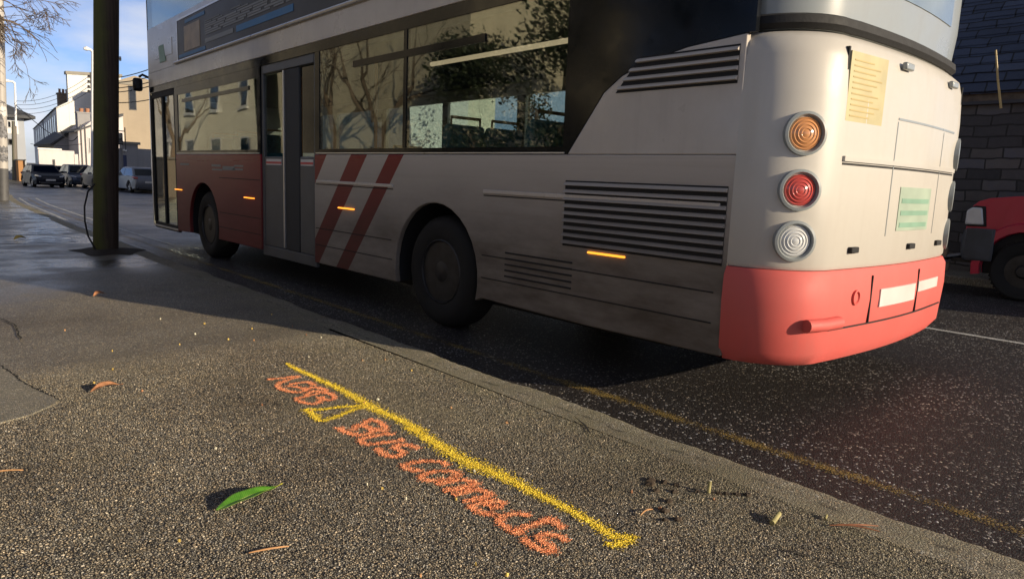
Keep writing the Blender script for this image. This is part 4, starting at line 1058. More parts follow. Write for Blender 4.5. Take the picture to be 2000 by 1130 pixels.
put(make_car('parked_car', M['car_black'], 'black car mostly hidden behind the oncoming hatchback', L=4.4, H=1.45, kind='hatch', group='cars parked along the far kerb'), 11.0, 63.5, PI)

# ---------------------------------------------------------------- red pickup (nose towards +Y)
pk = empty('pickup_truck', (0, 0, 0), 'red pickup truck with black bumper and tow bar parked by the block wall', 'pickup truck')
M['pk_red'] = paint('pickup_red', (.46, .018, .05), .38, .25, .15)
def pkf():
    hw0 = .86; r = .37
    AF, AR = 0., -3.0    # axles
    def ar(cy, rr=.46): return [(cy+rr*math.cos(a), r+.02+rr*math.sin(a)) for a in [-.2+(PI+.4)*i/16 for i in range(17)]]
    nose = [(.64, .50), (.70, .62), (.705, .84), (.69, 1.02), (.66, 1.14), (.60, 1.20), (.48, 1.245), (.2, 1.28), (-.3, 1.315), (-.75, 1.335)]
    body = nose+[(-.8, 1.34), (-2.35, 1.32), (-2.36, 1.34), (-4.05, 1.34), (-4.08, .6)]+[(-4.0, .5)]+ar(AR)[::-1]+[(-2.4, .42), (-.6, .42)]+ar(AF)[::-1]+[(.5, .48)]
    def hw(y, z):
        w = hw0
        if y > .25: w -= .10*((y-.25)/.45)**2
        if z > 1.0 and y > -.8: w -= .10*((z-1.0)/.34)**1.5
        if z < .6: w -= .04
        return w
    b = MB(); sideprism(b, body, hw); b.build('body', M['pk_red'], pk, bevel=.045, seg=4, smooth=45)
    # wing flare over the front wheel
    for s in (-1, 1):
        b = MB(); A = ar(AF, .47); A2 = ar(AF, .56)
        b.loft([[(s*(hw0-.02), p[0], p[1]), (s*(hw0+.035), p[0], p[1]), (s*(hw0+.03), q[0], q[1]), (s*(hw0-.015), q[0]*1.03, q[1]+.02)] for p, q in zip(A, A2)])
        b.build('wheel_flare', M['pk_red'], pk, fixn=True, smooth=60)
        b = MB(); q = [(.50, .905), (.715, .90), (.71, 1.08), (.65, 1.125), (.54, 1.12)]
        b.prism(q, 'x', s*(hw0-.30), s*(hw0-.055)); hl = b.build('headlight', M['lensw'], pk, bevel=.02)
        b = MB(); b.prism([(.47, .885), (.70, .88), (.69, 1.10), (.63, 1.145), (.51, 1.14)], 'x', s*(hw0-.31), s*(hw0-.070)); b.build('headlight_frame', M['rubber'], hl, bevel=.01)
        for cy in (AF, AR):
            b = MB(); b.lathe([(r*.55, .02), (r*.62, 0), (r*.9, -.01), (r*.98, .02), (r, .07), (r, .19), (r*.97, .24), (r*.5, .24)], (s*(hw0+.01), cy, r), (-s, 0, 0), 36, cap=False); wh = b.build('wheel', M['tyre'], pk)
            b = MB(); b.lathe([(r*.58, .02), (r*.54, .03), (r*.5, .08), (r*.24, .05), (r*.22, -.02), (r*.16, -.05), (.001, -.055)], (s*(hw0+.01), cy, r), (-s, 0, 0), 28); b.build('rim', M['rim'], wh)
            b = MB()
            for k in range(44):
                a = 2*PI*k/44
                for xx in (.05, .13):
                    c0 = Vector((s*(hw0+.01-xx), cy+(r-.004)*math.cos(a+xx), r+(r-.004)*math.sin(a+xx)))
                    b.lathe([(.018, 0), (.016, .014)], c0, (0, math.cos(a+xx), math.sin(a+xx)), 4)
            b.build('tread_blocks', M['tyre'], wh)
    for cy in (AF, AR):
        b = MB(); b.prism(ar(cy, .455), 'x', -hw0+.08, hw0-.08); b.build('wheel_well', M['rubber'], pk)
    # bumper wraps the corner
    rings = []
    for x in [-.90, -.88, -.80, -.6, -.3, 0, .3, .6, .80, .88, .90]:
        y = .82-.16*(abs(x)/.9)**3; y0 = y-.14 if abs(x) < .85 else .34
        rings.append([(x, y0, .46), (x, y-.02, .45), (x, y, .52), (x, y+.01, .72), (x, y-.02, .835), (x, y0, .865)])
    b = MB(); b.loft(rings)
    for s in (-1, 1): b.box(min(s*.80, s*.905), max(s*.80, s*.905), .36, .66, .47, .86)
    b.build('front_bumper', simple('grey_black_plastic', (.05, .055, .065), .5, .2), pk, bevel=.02, fixn=True)
    b = MB(); b.box(-.55, .55, .70, .745, .90, 1.12); b.build('grille', M['trimd'], pk, bevel=.02)
    # tow bar and hitch
    b = MB(); b.box(-.95, .30, .86, 1.02, .43, .455); b.box(-.95, .3, .86, .88, .39, .455); tb = b.build('tow_bar', M['rail'], pk)
    b = MB(); b.lathe([(.05, -.12), (.065, -.06), (.05, 0)], (-.72, .90, .40), 'z', 12); b.lathe([(.03, 0), (.045, .06), (.03, .12)], (-.72, .92, .46), 'z', 12); b.build('tow_hitch', M['chim'], tb)
    for a_ in ((-.62, -.52), (.52, .62)):
        b = MB(); b.box(*a_, .2, .88, .40, .45); b.build('chassis_rail', M['rim'], pk)
    # cab
    cab = [(-.72, 1.30), (-1.22, 1.72), (-1.5, 1.76), (-2.2, 1.74), (-2.34, 1.30)]
    def hc(y, z): return .80-.16*(z-1.3)/.46
    b = MB(); sideprism(b, cab, hc); b.build('cab', M['pk_red'], pk, bevel=.04, smooth=40)
    for s in (-1, 1):
        q = [(-.95, 1.36), (-1.27, 1.66), (-2.14, 1.66), (-2.24, 1.36)]
        b = MB(); b.add([(s*(hc(y, z)+.008), y, z) for y, z in q]+[(s*(hc(y, z)-.02), y, z) for y, z in q], [(0, 1, 2, 3), (7, 6, 5, 4), (0, 4, 5, 1), (1, 5, 6, 2), (2, 6, 7, 3), (3, 7, 4, 0)]); b.build('side_window', M['carglass'], pk, fixn=True)
    q = [(-.70, -.79, 1.375), (.70, -.79, 1.375), (.60, -1.16, 1.69), (-.60, -1.16, 1.69)]
    b = MB(); b.add([(x, y+.012, z+.01) for x, y, z in q]+[(x, y-.02, z-.02) for x, y, z in q], [(0, 1, 2, 3), (7, 6, 5, 4), (0, 4, 5, 1), (1, 5, 6, 2), (2, 6, 7, 3), (3, 7, 4, 0)]); b.build('windscreen', M['carglass'], pk, fixn=True)
pkf()
pk.location = (11.85, 2.24, -.10); pk.scale = (1.05, 1.05, 1.05)

# ---------------------------------------------------------------- poles, lamps, cables
pole = empty('utility_pole', (2.41, 11, 0), 'dark wooden utility pole with green algae standing on the footway', 'pole')
b = MB(); b.tube([(2.41+.045*z, 11, z) for z in (-.05, .3, 1, 2, 3.5, 5, 7, 8.6)], [.158, .155, .153, .152, .150, .145, .138, .13], 24); b.build('pole_shaft', M['pole'], pole)
b = MB(); b.tube([(2.30, 10.93, .92), (2.21, 10.9, .82), (2.16, 10.9, .62), (2.155, 10.9, .42), (2.185, 10.9, .22), (2.26, 10.88, .04)], .011, 8); b.build('loose_cable', M['cable'], pole)
b = MB()
for z in (2.6, 4.2): b.lathe([(.03, 0), (.03, .02), (.001, .022)], (2.41+.045*z+.14, 10.92, z), (1, -.4, 0), 8)
b.build('pole_stud', M['rail'], pole)

lp = empty('lamp_post', (3.39, 29, drop(29)), 'pale lamp post with torn posters and a dark base at the left edge', 'lamp post')
z0 = drop(29)
b = MB(); b.tube([(3.435, 29, z0+1.05), (3.51, 29, 3.0), (3.63, 29, 6.0), (3.72, 29, 8.5)], [.15, .148, .135, .11], 20); b.build('post_shaft', M['galv'], lp)
b = MB(); b.tube([(3.39, 29, z0-.02), (3.392, 29, z0+.05), (3.434, 29, z0+1.049)], [.17, .157, .155], 20); b.build('post_base', M['darkpaint'], lp)
for z, h in ((2.05, .75), (1.55, .22), (1.28, .25), (2.75, .3)):
    b = MB(); b.loft([[(3.435+.04*(z-1)+.152*math.cos(a), 29+.152*math.sin(a), zz+.03*math.sin(9*a+zz)) for a in [-2.6+i*2.4/12 for i in range(13)]] for zz in (z0+z, z0+z+h)], cap=False, closed=False)
    b.build('torn_poster', M['poster'] if z < 2.5 else M['plate'], lp)
b = MB(); b.tube([(3.72, 29, 8.5), (4.0, 29, 8.9), (4.8, 29, 9.0)], .05, 8); b.box(4.6, 5.4, 28.85, 29.15, 8.96, 9.1); b.build('lamp_arm', M['galv'], lp)

def street_lamp(base, top, r, headlen, label, woodto=None):
    root = empty('street_lamp', base, label, 'street lamp'); B0, T0 = Vector(base), Vector(top)
    b = MB()
    if woodto:
        Mid = B0+(T0-B0)*woodto; b.tube([B0, Mid], [r*1.5, r*1.2], 12); b.build('wooden_post', M['polefar'], root)
        b = MB(); b.tube([Mid-(T0-B0)*.05+Vector((.1, -.2, 0)), T0+Vector((.1, -.2, 0))], [r*.6, r*.5], 10); sh = b.build('lamp_column', M['white_steel'], root)
    else:
        b.tube([B0, B0+(T0-B0)*.5, T0], [r, r*.8, r*.6], 12); sh = b.build('lamp_column', M['white_steel'], root)
    b = MB(); T = T0+Vector((.1, -.2, 0)) if woodto else T0
    b.tube([T, T+Vector((-.15, 0, .12)), T+Vector((-headlen*.5, 0, .14))], r*.6, 8)
    b.tube([T+Vector((-headlen*.4, 0, .14)), T+Vector((-headlen*.7, 0, .15)), T+Vector((-headlen, 0, .12))], [.10, .16, .08], 10)
    b.build('lamp_head', M['white_steel'], root)
    return root
p = at_y(30, 355, 72); q = at_y(25.5, 163, 72)
street_lamp((p.x, 72, p.z), (q.x, 72, q.z), .14, 1.0, 'white street lamp on a grey wooden post beside the blue grey house', .62)
p = at_y(180, 320, 55); q = at_y(181, 101, 55)
street_lamp((p.x+.6, 58, zroad(58)), (at_y(181, 101, 58).x, 58, at_y(181, 101, 58).z), .15, .55, 'slim white street lamp in front of the tall white gable')
# insulator pole behind it
ip = empty('insulator_post', (12.9, 59, zroad(59)), 'wire post with four insulators beside the slim white lamp', 'wire post')
tp = at_y(178.5, 150, 59)
b = MB(); b.tube([(tp.x+.1, 59, zroad(59)), (tp.x, 59, tp.z+.3)], [.13, .10], 10); b.build('post', M['polefar'], ip)
ins = []
for yy in (153, 163, 173, 182):
    q = at_y(178.5, yy, 59); b = MB(); b.lathe([(.09, 0), (.12, .06), (.06, .1), (.11, .15), (.04, .2)], (q.x-.18, 58.9, q.z), 'z', 10); b.build('insulator', M['trimd'], ip); ins.append(Vector((q.x-.18, 58.9, q.z+.1)))
def wire(a, c, sag, r, label, name='overhead_wire'):
    A, C = Vector(a), Vector(c); pts = [A+(C-A)*(i/14)-Vector((0, 0, sag*4*(i/14)*(1-i/14))) for i in range(15)]
    b = MB(); b.tube(pts, r, 5); return tag(b.build(name, M['cable'], smooth=60), label, 'wire', 'overhead wires across the street')
for i, (yy, w) in enumerate(((197, 'highest'), (204, 'second highest'), (212, 'second lowest'), (221, 'lowest'))):
    wire(at_y(30, yy, 72), ins[i], .55, .016, f'{w} of the four wires crossing in front of the white gable')
wire(at_y(28, 202, 72), at_y(100, 262, 66), .1, .03, 'steep wire falling from the wooden lamp post past the house eaves')
wire(at_y(60, 281, 66), at_y(160, 281, 57), .15, .02, 'thin level wire below the terrace roofs')
for i, (a, c, w) in enumerate((((200, 155), (300, 132), 'top'), ((200, 162), (300, 148), 'second'), ((200, 173), (300, 158), 'middle'), ((200, 181), (300, 166), 'fourth'), ((200, 199), (300, 193), 'bottom'))):
    wire(at_y(*a, 40), at_y(*c, 36), .10, .022, f'{w} cable of the bunch between the wooden pole and the bus')
wire(at_y(118, 255, 60), at_y(152, 266, 56), .5, .03, 'slack dark cable hanging across the grey gable')

# ---------------------------------------------------------------- buildings
def bld(name, label, cat='building', loc=(0, 0, 0), group=None): return empty(name, loc, label, cat, group)
def windows_x(root, X, d, items, fw=.07, mat='pane', frame='trimw'):
    """windows on a wall facing -X (d=-1) or +X (d=1): items (y0,y1,z0,z1)"""
    for y0, y1, z0, z1 in items:
        b = MB(); a, c = (X+d*.03, X-d*.05)
        lo, hi = min(a, c), max(a, c)
        b.box(lo, hi, y0, y0+fw, z0, z1); b.box(lo, hi, y1-fw, y1, z0, z1); b.box(lo, hi, y0+fw, y1-fw, z1-fw, z1); b.box(lo, hi, y0+fw, y1-fw, z0, z0+fw); b.box(lo+.006, hi-.006, y0+fw, y1-fw, (z0+z1)/2-.025, (z0+z1)/2+.025)
        b.box(min(X+d*.10, X-d*.02), max(X+d*.10, X-d*.02), y0-.05, y1+.05, z0-.09, z0-.002)
        w = b.build('window', M[frame], root); b = MB(); b.box(min(X+d*.004, X+d*.012), max(X+d*.004, X+d*.012), y0+fw*.5, y1-fw*.5, z0+fw*.5, z1-fw*.5); b.build('pane', M[mat], w, smooth=0)
def windows_y(root, Yw, items, fw=.07, mat='pane', frame='trimw'):
    for x0, x1, z0, z1 in items:
        b = MB(); lo, hi = Yw-.04, Yw+.05
        b.box(x0, x0+fw, lo, hi, z0, z1); b.box(x1-fw, x1, lo, hi, z0, z1); b.box(x0+fw, x1-fw, lo, hi, z1-fw, z1); b.box(x0+fw, x1-fw, lo, hi, z0, z0+fw)
        w = b.build('window', M[frame], root); b = MB(); b.box(x0+fw*.5, x1-fw*.5, Yw-.014, Yw-.005, z0+fw*.5, z1-fw*.5); b.build('pane', M[mat], w, smooth=0)
def chimney(x, y, z, w, h, root, pots=2, mat='chim'):
    b = MB(); b.box(x-w/2, x+w/2, y-w*.35, y+w*.35, z, z+h); b.box(x-w*.56, x+w*.56, y-w*.4, y+w*.4, z+h+.001, z+h+.12); c = b.build('chimney', M[mat], root)
    for i in range(pots):
        b = MB(); b.lathe([(.12, 0), (.10, .3), (.13, .4)], (x-w*.3+.6*w*i/max(1, pots-1), y, z+h+.12), 'z', 10); b.build('chimney_pot', M['potc'], c)
# left house, eaves overhang, hipped roof
H1 = bld('corner_house', 'blue grey corner house with dark overhanging roof behind the left lamp', 'house', (8, 80, -.7))
a = at_y(47, 240, 75); xr = a.x
b = MB(); b.box(1, xr, 75, 86, -.9, a.z+.35); b.build('wall', M['w_blue'], H1)
b = MB(); e = .75; zr_ = a.z+.36
b.add([(1-e, 75-e, zr_), (xr+e, 75-e, zr_), (xr+e, 86+e, zr_), (1-e, 86+e, zr_), (1-e, 75-e, zr_+.22), (xr+e, 75-e, zr_+.22), (xr+e, 86+e, zr_+.22), (1-e, 86+e, zr_+.22), (3.5, 80.5, zr_+3.0), (xr-4.2, 80.5, zr_+3.0)],
      [(3, 2, 1, 0), (0, 1, 5, 4), (1, 2, 6, 5), (2, 3, 7, 6), (3, 0, 4, 7), (4, 5, 9, 8), (5, 6, 9), (6, 7, 8, 9), (7, 4, 8)]); b.build('roof', M['roof'], H1, smooth=0)
b = MB(); b.box(xr-2.2, xr-.45, 74.93, 75.0, a.z-1.0, a.z+.1); b.build('wall_panel', M['w_white'], H1)
wz = at_y(18, 240, 75).z
windows_y(H1, 74.92, [(at_y(13, 240, 75).x, at_y(22, 240, 75).x, at_y(18, 250, 75).z, at_y(18, 236, 75).z)])
windows_y(H1, 75, [(at_y(13, 240, 75).x, at_y(23, 240, 75).x, at_y(18, 283, 75).z, at_y(18, 271, 75).z)], frame='trimd')
# terrace with tall white gable
T1 = bld('gable_terrace', 'tall white gabled terrace with parapet and brick chimney', 'building', (17, 85, -.5))
Yg = 80; gl = at_y(131, 145, Yg); gr_ = at_y(236, 151, Yg); sl = at_y(110, 210, Yg)
b = MB(); b.prism([(gl.x, -.9), (gr_.x, -.9), (gr_.x, gr_.z), (gl.x, gl.z)], 'y', Yg, Yg+.6); b.build('gable_wall', M['w_white'], T1)
b = MB(); b.prism([(gl.x-.12, gl.z+.001), (gr_.x+.12, gr_.z+.001), (gr_.x+.12, gr_.z+.28), (gl.x-.12, gl.z+.28)], 'y', Yg-.1, Yg+.7); b.build('parapet', M['cop'], T1)
zl = at_y(131, 198, Yg).z
# lower front range running away from the viewer
x0 = sl.x; b = MB()
def RX(Y): return x0+.118*(Y-Yg)
b.loft([[(RX(Y), Y, -.9), (gl.x+.118*(Y-Yg)-.002, Y, -.9), (gl.x+.118*(Y-Yg)-.002, Y, zl), (RX(Y), Y, sl.z)] for Y in (Yg+.02, Yg+9, 140)]); fr = b.build('front_range', M['w_white'], T1, smooth=0, fixn=True)
b = MB(); b.loft([[(RX(Y)-.12, Y, sl.z-.06), (gl.x+.118*(Y-Yg)-.004, Y, zl+.03), (gl.x+.118*(Y-Yg)-.004, Y, zl+.10), (RX(Y)-.12, Y, sl.z+.03)] for Y in (Yg+.6, 140)]); b.build('roof', M['roof'], T1, smooth=0, fixn=True)
for Y in (82.5, 85.5, 89.5, 93, 98, 102, 108, 113, 120, 127):
    for z in (sl.z-2.3, sl.z-5.2):
        b = MB(); b.add([(RX(Y)-.04, Y, z), (RX(Y+1.2)-.04, Y+1.2, z), (RX(Y+1.2)-.04, Y+1.2, z+1.7), (RX(Y)-.04, Y, z+1.7), (RX(Y)+.1, Y, z), (RX(Y+1.2)+.1, Y+1.2, z), (RX(Y+1.2)+.1, Y+1.2, z+1.7), (RX(Y)+.1, Y, z+1.7)], [(0, 1, 2, 3), (7, 6, 5, 4), (0, 4, 5, 1), (1, 5, 6, 2), (2, 6, 7, 3), (3, 7, 4, 0)]); b.build('window', M['carglass'], T1, fixn=True, smooth=0)
for Y, cc in ((87.5, 'w_cream'), (105, 'w_grey')):
    b = MB(); b.add([(RX(Y)-.03, Y, -.9), (RX(Y+4)-.03, Y+4, -.9), (RX(Y+4)-.03, Y+4, sl.z-.15), (RX(Y)-.03, Y, sl.z-.15), (RX(Y)+.1, Y, -.9), (RX(Y+4)+.1, Y+4, -.9), (RX(Y+4)+.1, Y+4, sl.z-.15), (RX(Y)+.1, Y, sl.z-.15)], [(0, 1, 2, 3), (7, 6, 5, 4), (0, 4, 5, 1), (1, 5, 6, 2), (2, 6, 7, 3), (3, 7, 4, 0)]); b.build('front_bay', M[cc], T1, fixn=True, smooth=0)
q = at_y(125, 210, 83); chimney(q.x, 83, q.z, 1.0, at_y(125, 185, 83).z-q.z, T1, 3)
# grey gabled workshop in front of it
G1 = bld('grey_workshop', 'low grey building with a sloping gable in front of the white gable', 'building', (13, 79, -.5))
Y0 = 76; pA = at_y(105, 283, Y0); pB = at_y(158, 246, Y0); pC = at_y(172, 246, Y0)
b = MB(); b.prism([(pA.x, -.8), (pC.x+.6, -.8), (pC.x+.6, pB.z), (pB.x, pB.z), (pA.x, pA.z)], 'y', Y0, Y0+8); b.build('wall', M['w_grey'], G1)
b = MB(); b.loft([[(pA.x-.3, Y, pA.z-.1), (pB.x, Y, pB.z+.02), (pB.x, Y, pB.z+.18), (pA.x-.3, Y, pA.z+.08)] for Y in (Y0-.2, Y0+8.2)]); b.build('roof', M['roof'], G1, smooth=0, fixn=True)
windows_x(G1, pA.x, -1, [(77, 78.2, .6, 2.2), (79, 80.2, .6, 2.2), (81.2, 82.4, .6, 2.2)])
# pale pink yard wall
P1 = bld('yard_wall', 'pale pink yard wall behind the parked cars', 'wall', (12, 68, -.5))
wA = at_y(75, 295, 68); wB = at_y(145, 295, 68)
b = MB(); b.box(wA.x, wB.x, 68, 68.3, -.7, wB.z); b.box(wB.x-.02, wB.x+.25, 67.95, 68.35, -.7, wB.z-.25); b.build('wall', M['w_pink'], P1)
b = MB(); b.box(wA.x-.05, wA.x+1.6, 67.93, 68.37, wB.z+.001, wB.z+.13); b.build('coping', M['w_white'], P1)
b = MB(); b.box(wA.x+.95, wA.x+1.08, 67.9, 67.998, -.6, wB.z-.75); b.build('pipe', M['trimd'], P1)
# small house with twin pots
S1 = bld('pale_cottage', 'small pale cottage with paired chimney pots beside the pole', 'house', (15, 66, -.5))
Yc = 72; cA = at_y(152, 256, Yc); cB = at_y(179, 236, Yc)
b = MB(); b.prism([(cA.x, -.8), (cB.x+2.5, -.8), (cB.x+2.5, cB.z+.6), (cB.x, cB.z), (cA.x, cA.z)], 'y', Yc, Yc+5); b.build('wall', M['w_pink'], S1)
b = MB(); b.prism([(cA.x-.3, cA.z-.12), (cA.x-.3, cA.z), (cB.x+2.5, cB.z+.85), (cB.x+2.5, cB.z+.62)], 'y', Yc-.2, Yc+5.2); b.build('roof', M['roof'], S1)
b = MB()
for px_ in (160, 168): q = at_y(px_, 300, Yc); b.box(q.x-.05, q.x+.05, Yc-.06, Yc-.001, -.7, cB.z-.4)
b.build('downpipe', M['trimd'], S1)
q = at_y(163, 248, 74); chimney(q.x, 74, q.z-.5, 1.0, at_y(163, 222, 74).z-q.z+.5, S1, 0, 'w_grey')
for px_ in (159, 171):
    q = at_y(px_, 224, 74); b = MB(); b.lathe([(.19, -.3), (.16, .2), (.19, at_y(px_, 212, 74).z-q.z)], (q.x, 74, q.z), 'z', 10); b.build('chimney_pot', M['potc'], S1)
windows_y(S1, Yc, [(at_y(173, 300, Yc).x, at_y(178, 300, Yc).x, at_y(173, 300, Yc).z, at_y(173, 268, Yc).z)])
# tan building
Yt = 75; tA = at_y(215, 152, Yt); tB = at_y(285, 165, Yt)
TB = bld('tan_building', 'tan rendered building with one tall narrow window beyond the bus', 'building', (15, 58, -.5))
b = MB(); b.prism([(tA.x, -.8), (at_y(300, 170, Yt).x+3, -.8), (at_y(300, 170, Yt).x+3, at_y(300, 170, Yt).z), (at_y(262, 150, Yt).x, at_y(262, 148, Yt).z), (tA.x, at_y(228, 163, Yt).z)], 'y', Yt, Yt+7); b.build('wall', M['w_tan'], TB)
b = MB(); b.box(tA.x-.1, at_y(258, 150, Yt).x, Yt-.1, Yt+2, at_y(228, 163, Yt).z+.001, at_y(228, 157, Yt).z); b.build('parapet', M['cop'], TB)
windows_y(TB, Yt, [(at_y(251, 190, Yt).x, at_y(266, 190, Yt).x, at_y(258, 215, Yt).z, at_y(258, 168, Yt).z)], frame='trimd')
b = MB(); q = at_y(228, 160, Yt-.05); b.box(q.x-.12, q.x+.06, Yt-.09, Yt-.002, -.6, q.z); b.build('downpipe', M['white_steel'], TB)
# gate pier wall
GW = bld('gate_wall', 'grey gate wall with a capped pier and blue door behind the grey hatchback', 'wall', (14, 52, -.5))
Yw = 52; gA = at_y(238, 290, Yw); gB = at_y(252, 282, Yw); gC = at_y(268, 282, Yw); gD = at_y(300, 292, Yw)
b = MB(); b.box(at_y(225, 290, Yw).x, gA.x, Yw, Yw+.4, -.7, gA.z); b.box(gC.x, gD.x+2, Yw, Yw+.4, -.7, gD.z); b.box(gA.x, gC.x, Yw-.15, Yw+.6, -.7, gB.z); b.build('wall', M['w_grey'], GW)
b = MB(); b.box(gA.x-.12, gC.x+.12, Yw-.3, Yw+.75, gB.z+.001, gB.z+.16); b.build('coping', M['cop'], GW)
b = MB(); q0 = at_y(240, 300, Yw-.15); q1 = at_y(247, 305, Yw-.15); b.box(q0.x, q1.x, Yw-.17, Yw-.151, -.6, at_y(243, 303, Yw-.15).z); b.build('door', M['dooblue'], GW)
b = MB(); q0 = at_y(243, 294, Yw-.15); b.lathe([(.10, 0), (.12, .08), (.05, .14)], (q0.x, Yw-.15, q0.z), (0, -1, 0), 12); b.build('wall_lamp', M['rail'], GW)
# hanging sign
SG = bld('hanging_sign', 'dark square hanging sign on a bracket above the gate wall', 'sign', (12.6, 51, 2))
b = MB(); s0, s1 = at_y(226, 259, 51), at_y(240.5, 283, 51); b.box(s0.x, s1.x, 51, 51.06, s1.z, s0.z); b.build('board', M['sign'], SG, bevel=.01)
b = MB(); m_ = (s0+s1)/2; b.lathe([(.10, 0), (.13, .004), (.16, .008), (.16, .012)], (m_.x, 50.985, m_.z+.18), 'y', 20); b.box(m_.x-.22, m_.x+.22, 50.988, 50.999, m_.z-.16, m_.z-.13); b.box(m_.x-.18, m_.x+.18, 50.988, 50.999, m_.z-.25, m_.z-.22); b.build('emblem', M['signmark'], SG)
q = at_y(244, 250, 51); b = MB(); b.tube([(s0.x-.4, 51.03, s0.z+.12), (q.x, 51.03, s0.z+.12)], .03, 6); b.tube([(q.x, 51.03, gA.z-.1), (q.x, 51.03, at_y(244, 249, 51).z)], .03, 6); b.build('bracket', M['trimd'], SG)
# orange-brown hoarding by the far corner, bush
OB = bld('board_hut', 'orange brown boarded hut at the far corner behind the oncoming car', 'hut', (10.9, 73, -.5))
h0, h1 = at_y(35, 313, 70), at_y(51, 352, 70); b = MB(); b.box(h0.x, h1.x, 70, 71.2, -.6, h0.z); b.build('boards', M['w_brown'], OB)
b = MB(); b.box(h0.x-.06, h1.x+.06, 69.9, 71.3, h0.z+.001, h0.z+.08); b.build('lid', M['trimd'], OB)

def leaves(b, c, rad, n, size, rng, squash=1.):
    for i in range(n):
        u = Vector((rng.gauss(0, 1), rng.gauss(0, 1), rng.gauss(0, 1))).normalized()*rng.random()**.45
        p = Vector(c)+Vector((u.x*rad[0], u.y*rad[1], u.z*rad[2])); n_ = Vector((rng.gauss(0, 1), rng.gauss(0, 1), rng.gauss(0, 1))).normalized()
        a = n_.orthogonal().normalized()*size*rng.uniform(.6, 1.3); c_ = n_.cross(a)*.55
        b.add([p-a, p+c_, p+a, p-c_], [(0, 1, 2, 3)])
rng = random.Random(21)
bs = empty('bush', (12.2, 76, -.5), 'small green bush above the oncoming car', 'bush'); b = MB(); q = at_y(58, 330, 74)
for k in range(7): leaves(b, (q.x+rng.uniform(-.9, .9), 74+rng.uniform(-.6, .6), q.z+rng.uniform(-.5, .4)), (.5, .5, .4), 90, .09, rng)
b.build('crown', M['hedge'], bs, smooth=0)
b = MB(); b.tube([(q.x, 74, -.7), (q.x+.1, 74, q.z-.3)], [.08, .04], 6); b.build('trunk', M['bark'], bs)

# ---------------------------------------------------------------- slate-roofed house and block wall at right
SH = bld('slate_house', 'old stone block wall house with a steep dark slate roof behind the red pickup', 'building', (15, 6, 0))
XW = 13.2; zE = 2.66
b = MB(); b.box(XW, XW+.4, 1.2, 9.2, -.15, zE); b.box(XW+.4, 20, 8.8, 9.2, -.15, zE); b.box(XW+.4, 20, 1.2, 1.6, -.15, zE); b.build('wall', M['blocks'], SH)
b = MB(); b.box(XW-.10, XW+.02, 1.0, 9.4, zE+.001, zE+.05); b.build('gutter', M['trimd'], SH)
b = MB(); b.box(XW-.06, XW+.1, 1.0, 9.4, zE+.055, zE+.17); b.build('wall_plate', M['bark'], SH)
b = MB(); ns = 26
def roofpt(s, Y, lift=0): return (XW-.12+s*3.2-lift*.6, Y, zE+.18+s*4.3+lift)
for i in range(ns):
    s0, s1 = i/ns, (i+1)/ns+.004
    b.add([roofpt(s0, 1.0, .018), roofpt(s0, 9.4, .018), roofpt(s1, 9.4, .004), roofpt(s1, 1.0, .004), roofpt(s0, 1.0, -.02), roofpt(s0, 9.4, -.02)], [(0, 1, 2, 3)[::-1], (0, 1, 5, 4)])
b.build('roof', M['slates'], SH, smooth=0)
b = MB(); b.prism([(XW-.1, zE+.1), (XW+3.08, zE+4.4), (XW+6.5, zE+.1)], 'y', 9.0, 9.2); b.prism([(XW-.1, zE+.1), (XW+3.08, zE+4.4), (XW+6.5, zE+.1)], 'y', 1.2, 1.4); b.build('gable', M['blocks'], SH)
b = MB(); b.loft([[roofpt(.04, 2.98, .03), roofpt(.04, 3.06, .03)], [roofpt(.30, 2.45, .03), roofpt(.30, 2.53, .03)]], cap=False, closed=False); b.build('lead_strip', M['lead'], SH)
cn = [at_x(1945, 98, XW-.35), at_x(1955.5, 209, XW-.25)]
b = MB(); b.tube([cn[1]-Vector((0, 0, .02)), (cn[0]+cn[1])/2+Vector((0, .01, 0)), cn[0]], [.018, .016, .012], 8); tag(b.build('bamboo_cane', M['bamboo']), 'thin pale cane standing against the slate roof', 'cane')
# low garden wall continuing behind the pickup (casts the shade on the far lane)
LW = bld('boundary_wall', 'low stone boundary wall running on behind the pickup', 'wall', (13.3, -8, 0))
b = MB(); b.box(13.2, 13.55, -24, 1.19, -.15, 1.55); b.build('wall', M['blocks'], LW)
b = MB(); b.box(13.15, 13.6, -24, 1.19, 1.551, 1.66); b.build('coping', M['cop'], LW)

# ---------------------------------------------------------------- trees
def grow(b, p, d, L, r, lvl, rng, spread=.55, up=.05, minr=.006, tips=None, splits=3):
    n = 5; pts = [Vector(p)]; rs = [r]; dd = Vector(d).normalized()
    for i in range(n):
        dd = (dd+Vector((rng.gauss(0, .13), rng.gauss(0, .13), rng.gauss(0, .11)+up))).normalized(); pts.append(pts[-1]+dd*L/n); rs.append(max(minr*.8, r*(1-.5*(i+1)/n)))
    b.tube(pts, rs, 7 if lvl > 2 else (5 if lvl > 0 else 3), cap=False)
    if lvl == 0:
        if tips is not None: tips.append(pts[-1])
        return
    for i in range(splits+(1 if lvl < 3 else 0)):
        k = rng.randint(2, n); q = pts[k] if i else pts[n]
        ax = dd.cross(Vector((rng.gauss(0, 1), rng.gauss(0, 1), rng.gauss(0, 1)))).normalized()
        nd = (dd*math.cos(spread*rng.uniform(.5, 1.5))+ax*math.sin(spread*rng.uniform(.5, 1.5))).normalized()
        grow(b, q, nd, L*rng.uniform(.62, .85), max(minr, rs[k if i else n]*.72), lvl-1, rng, spread, up, minr, tips, splits)
tr = empty('bare_tree', (.6, 27, -.1), 'bare winter tree reaching in over the lamp post at top left', 'tree')
rng = random.Random(5)
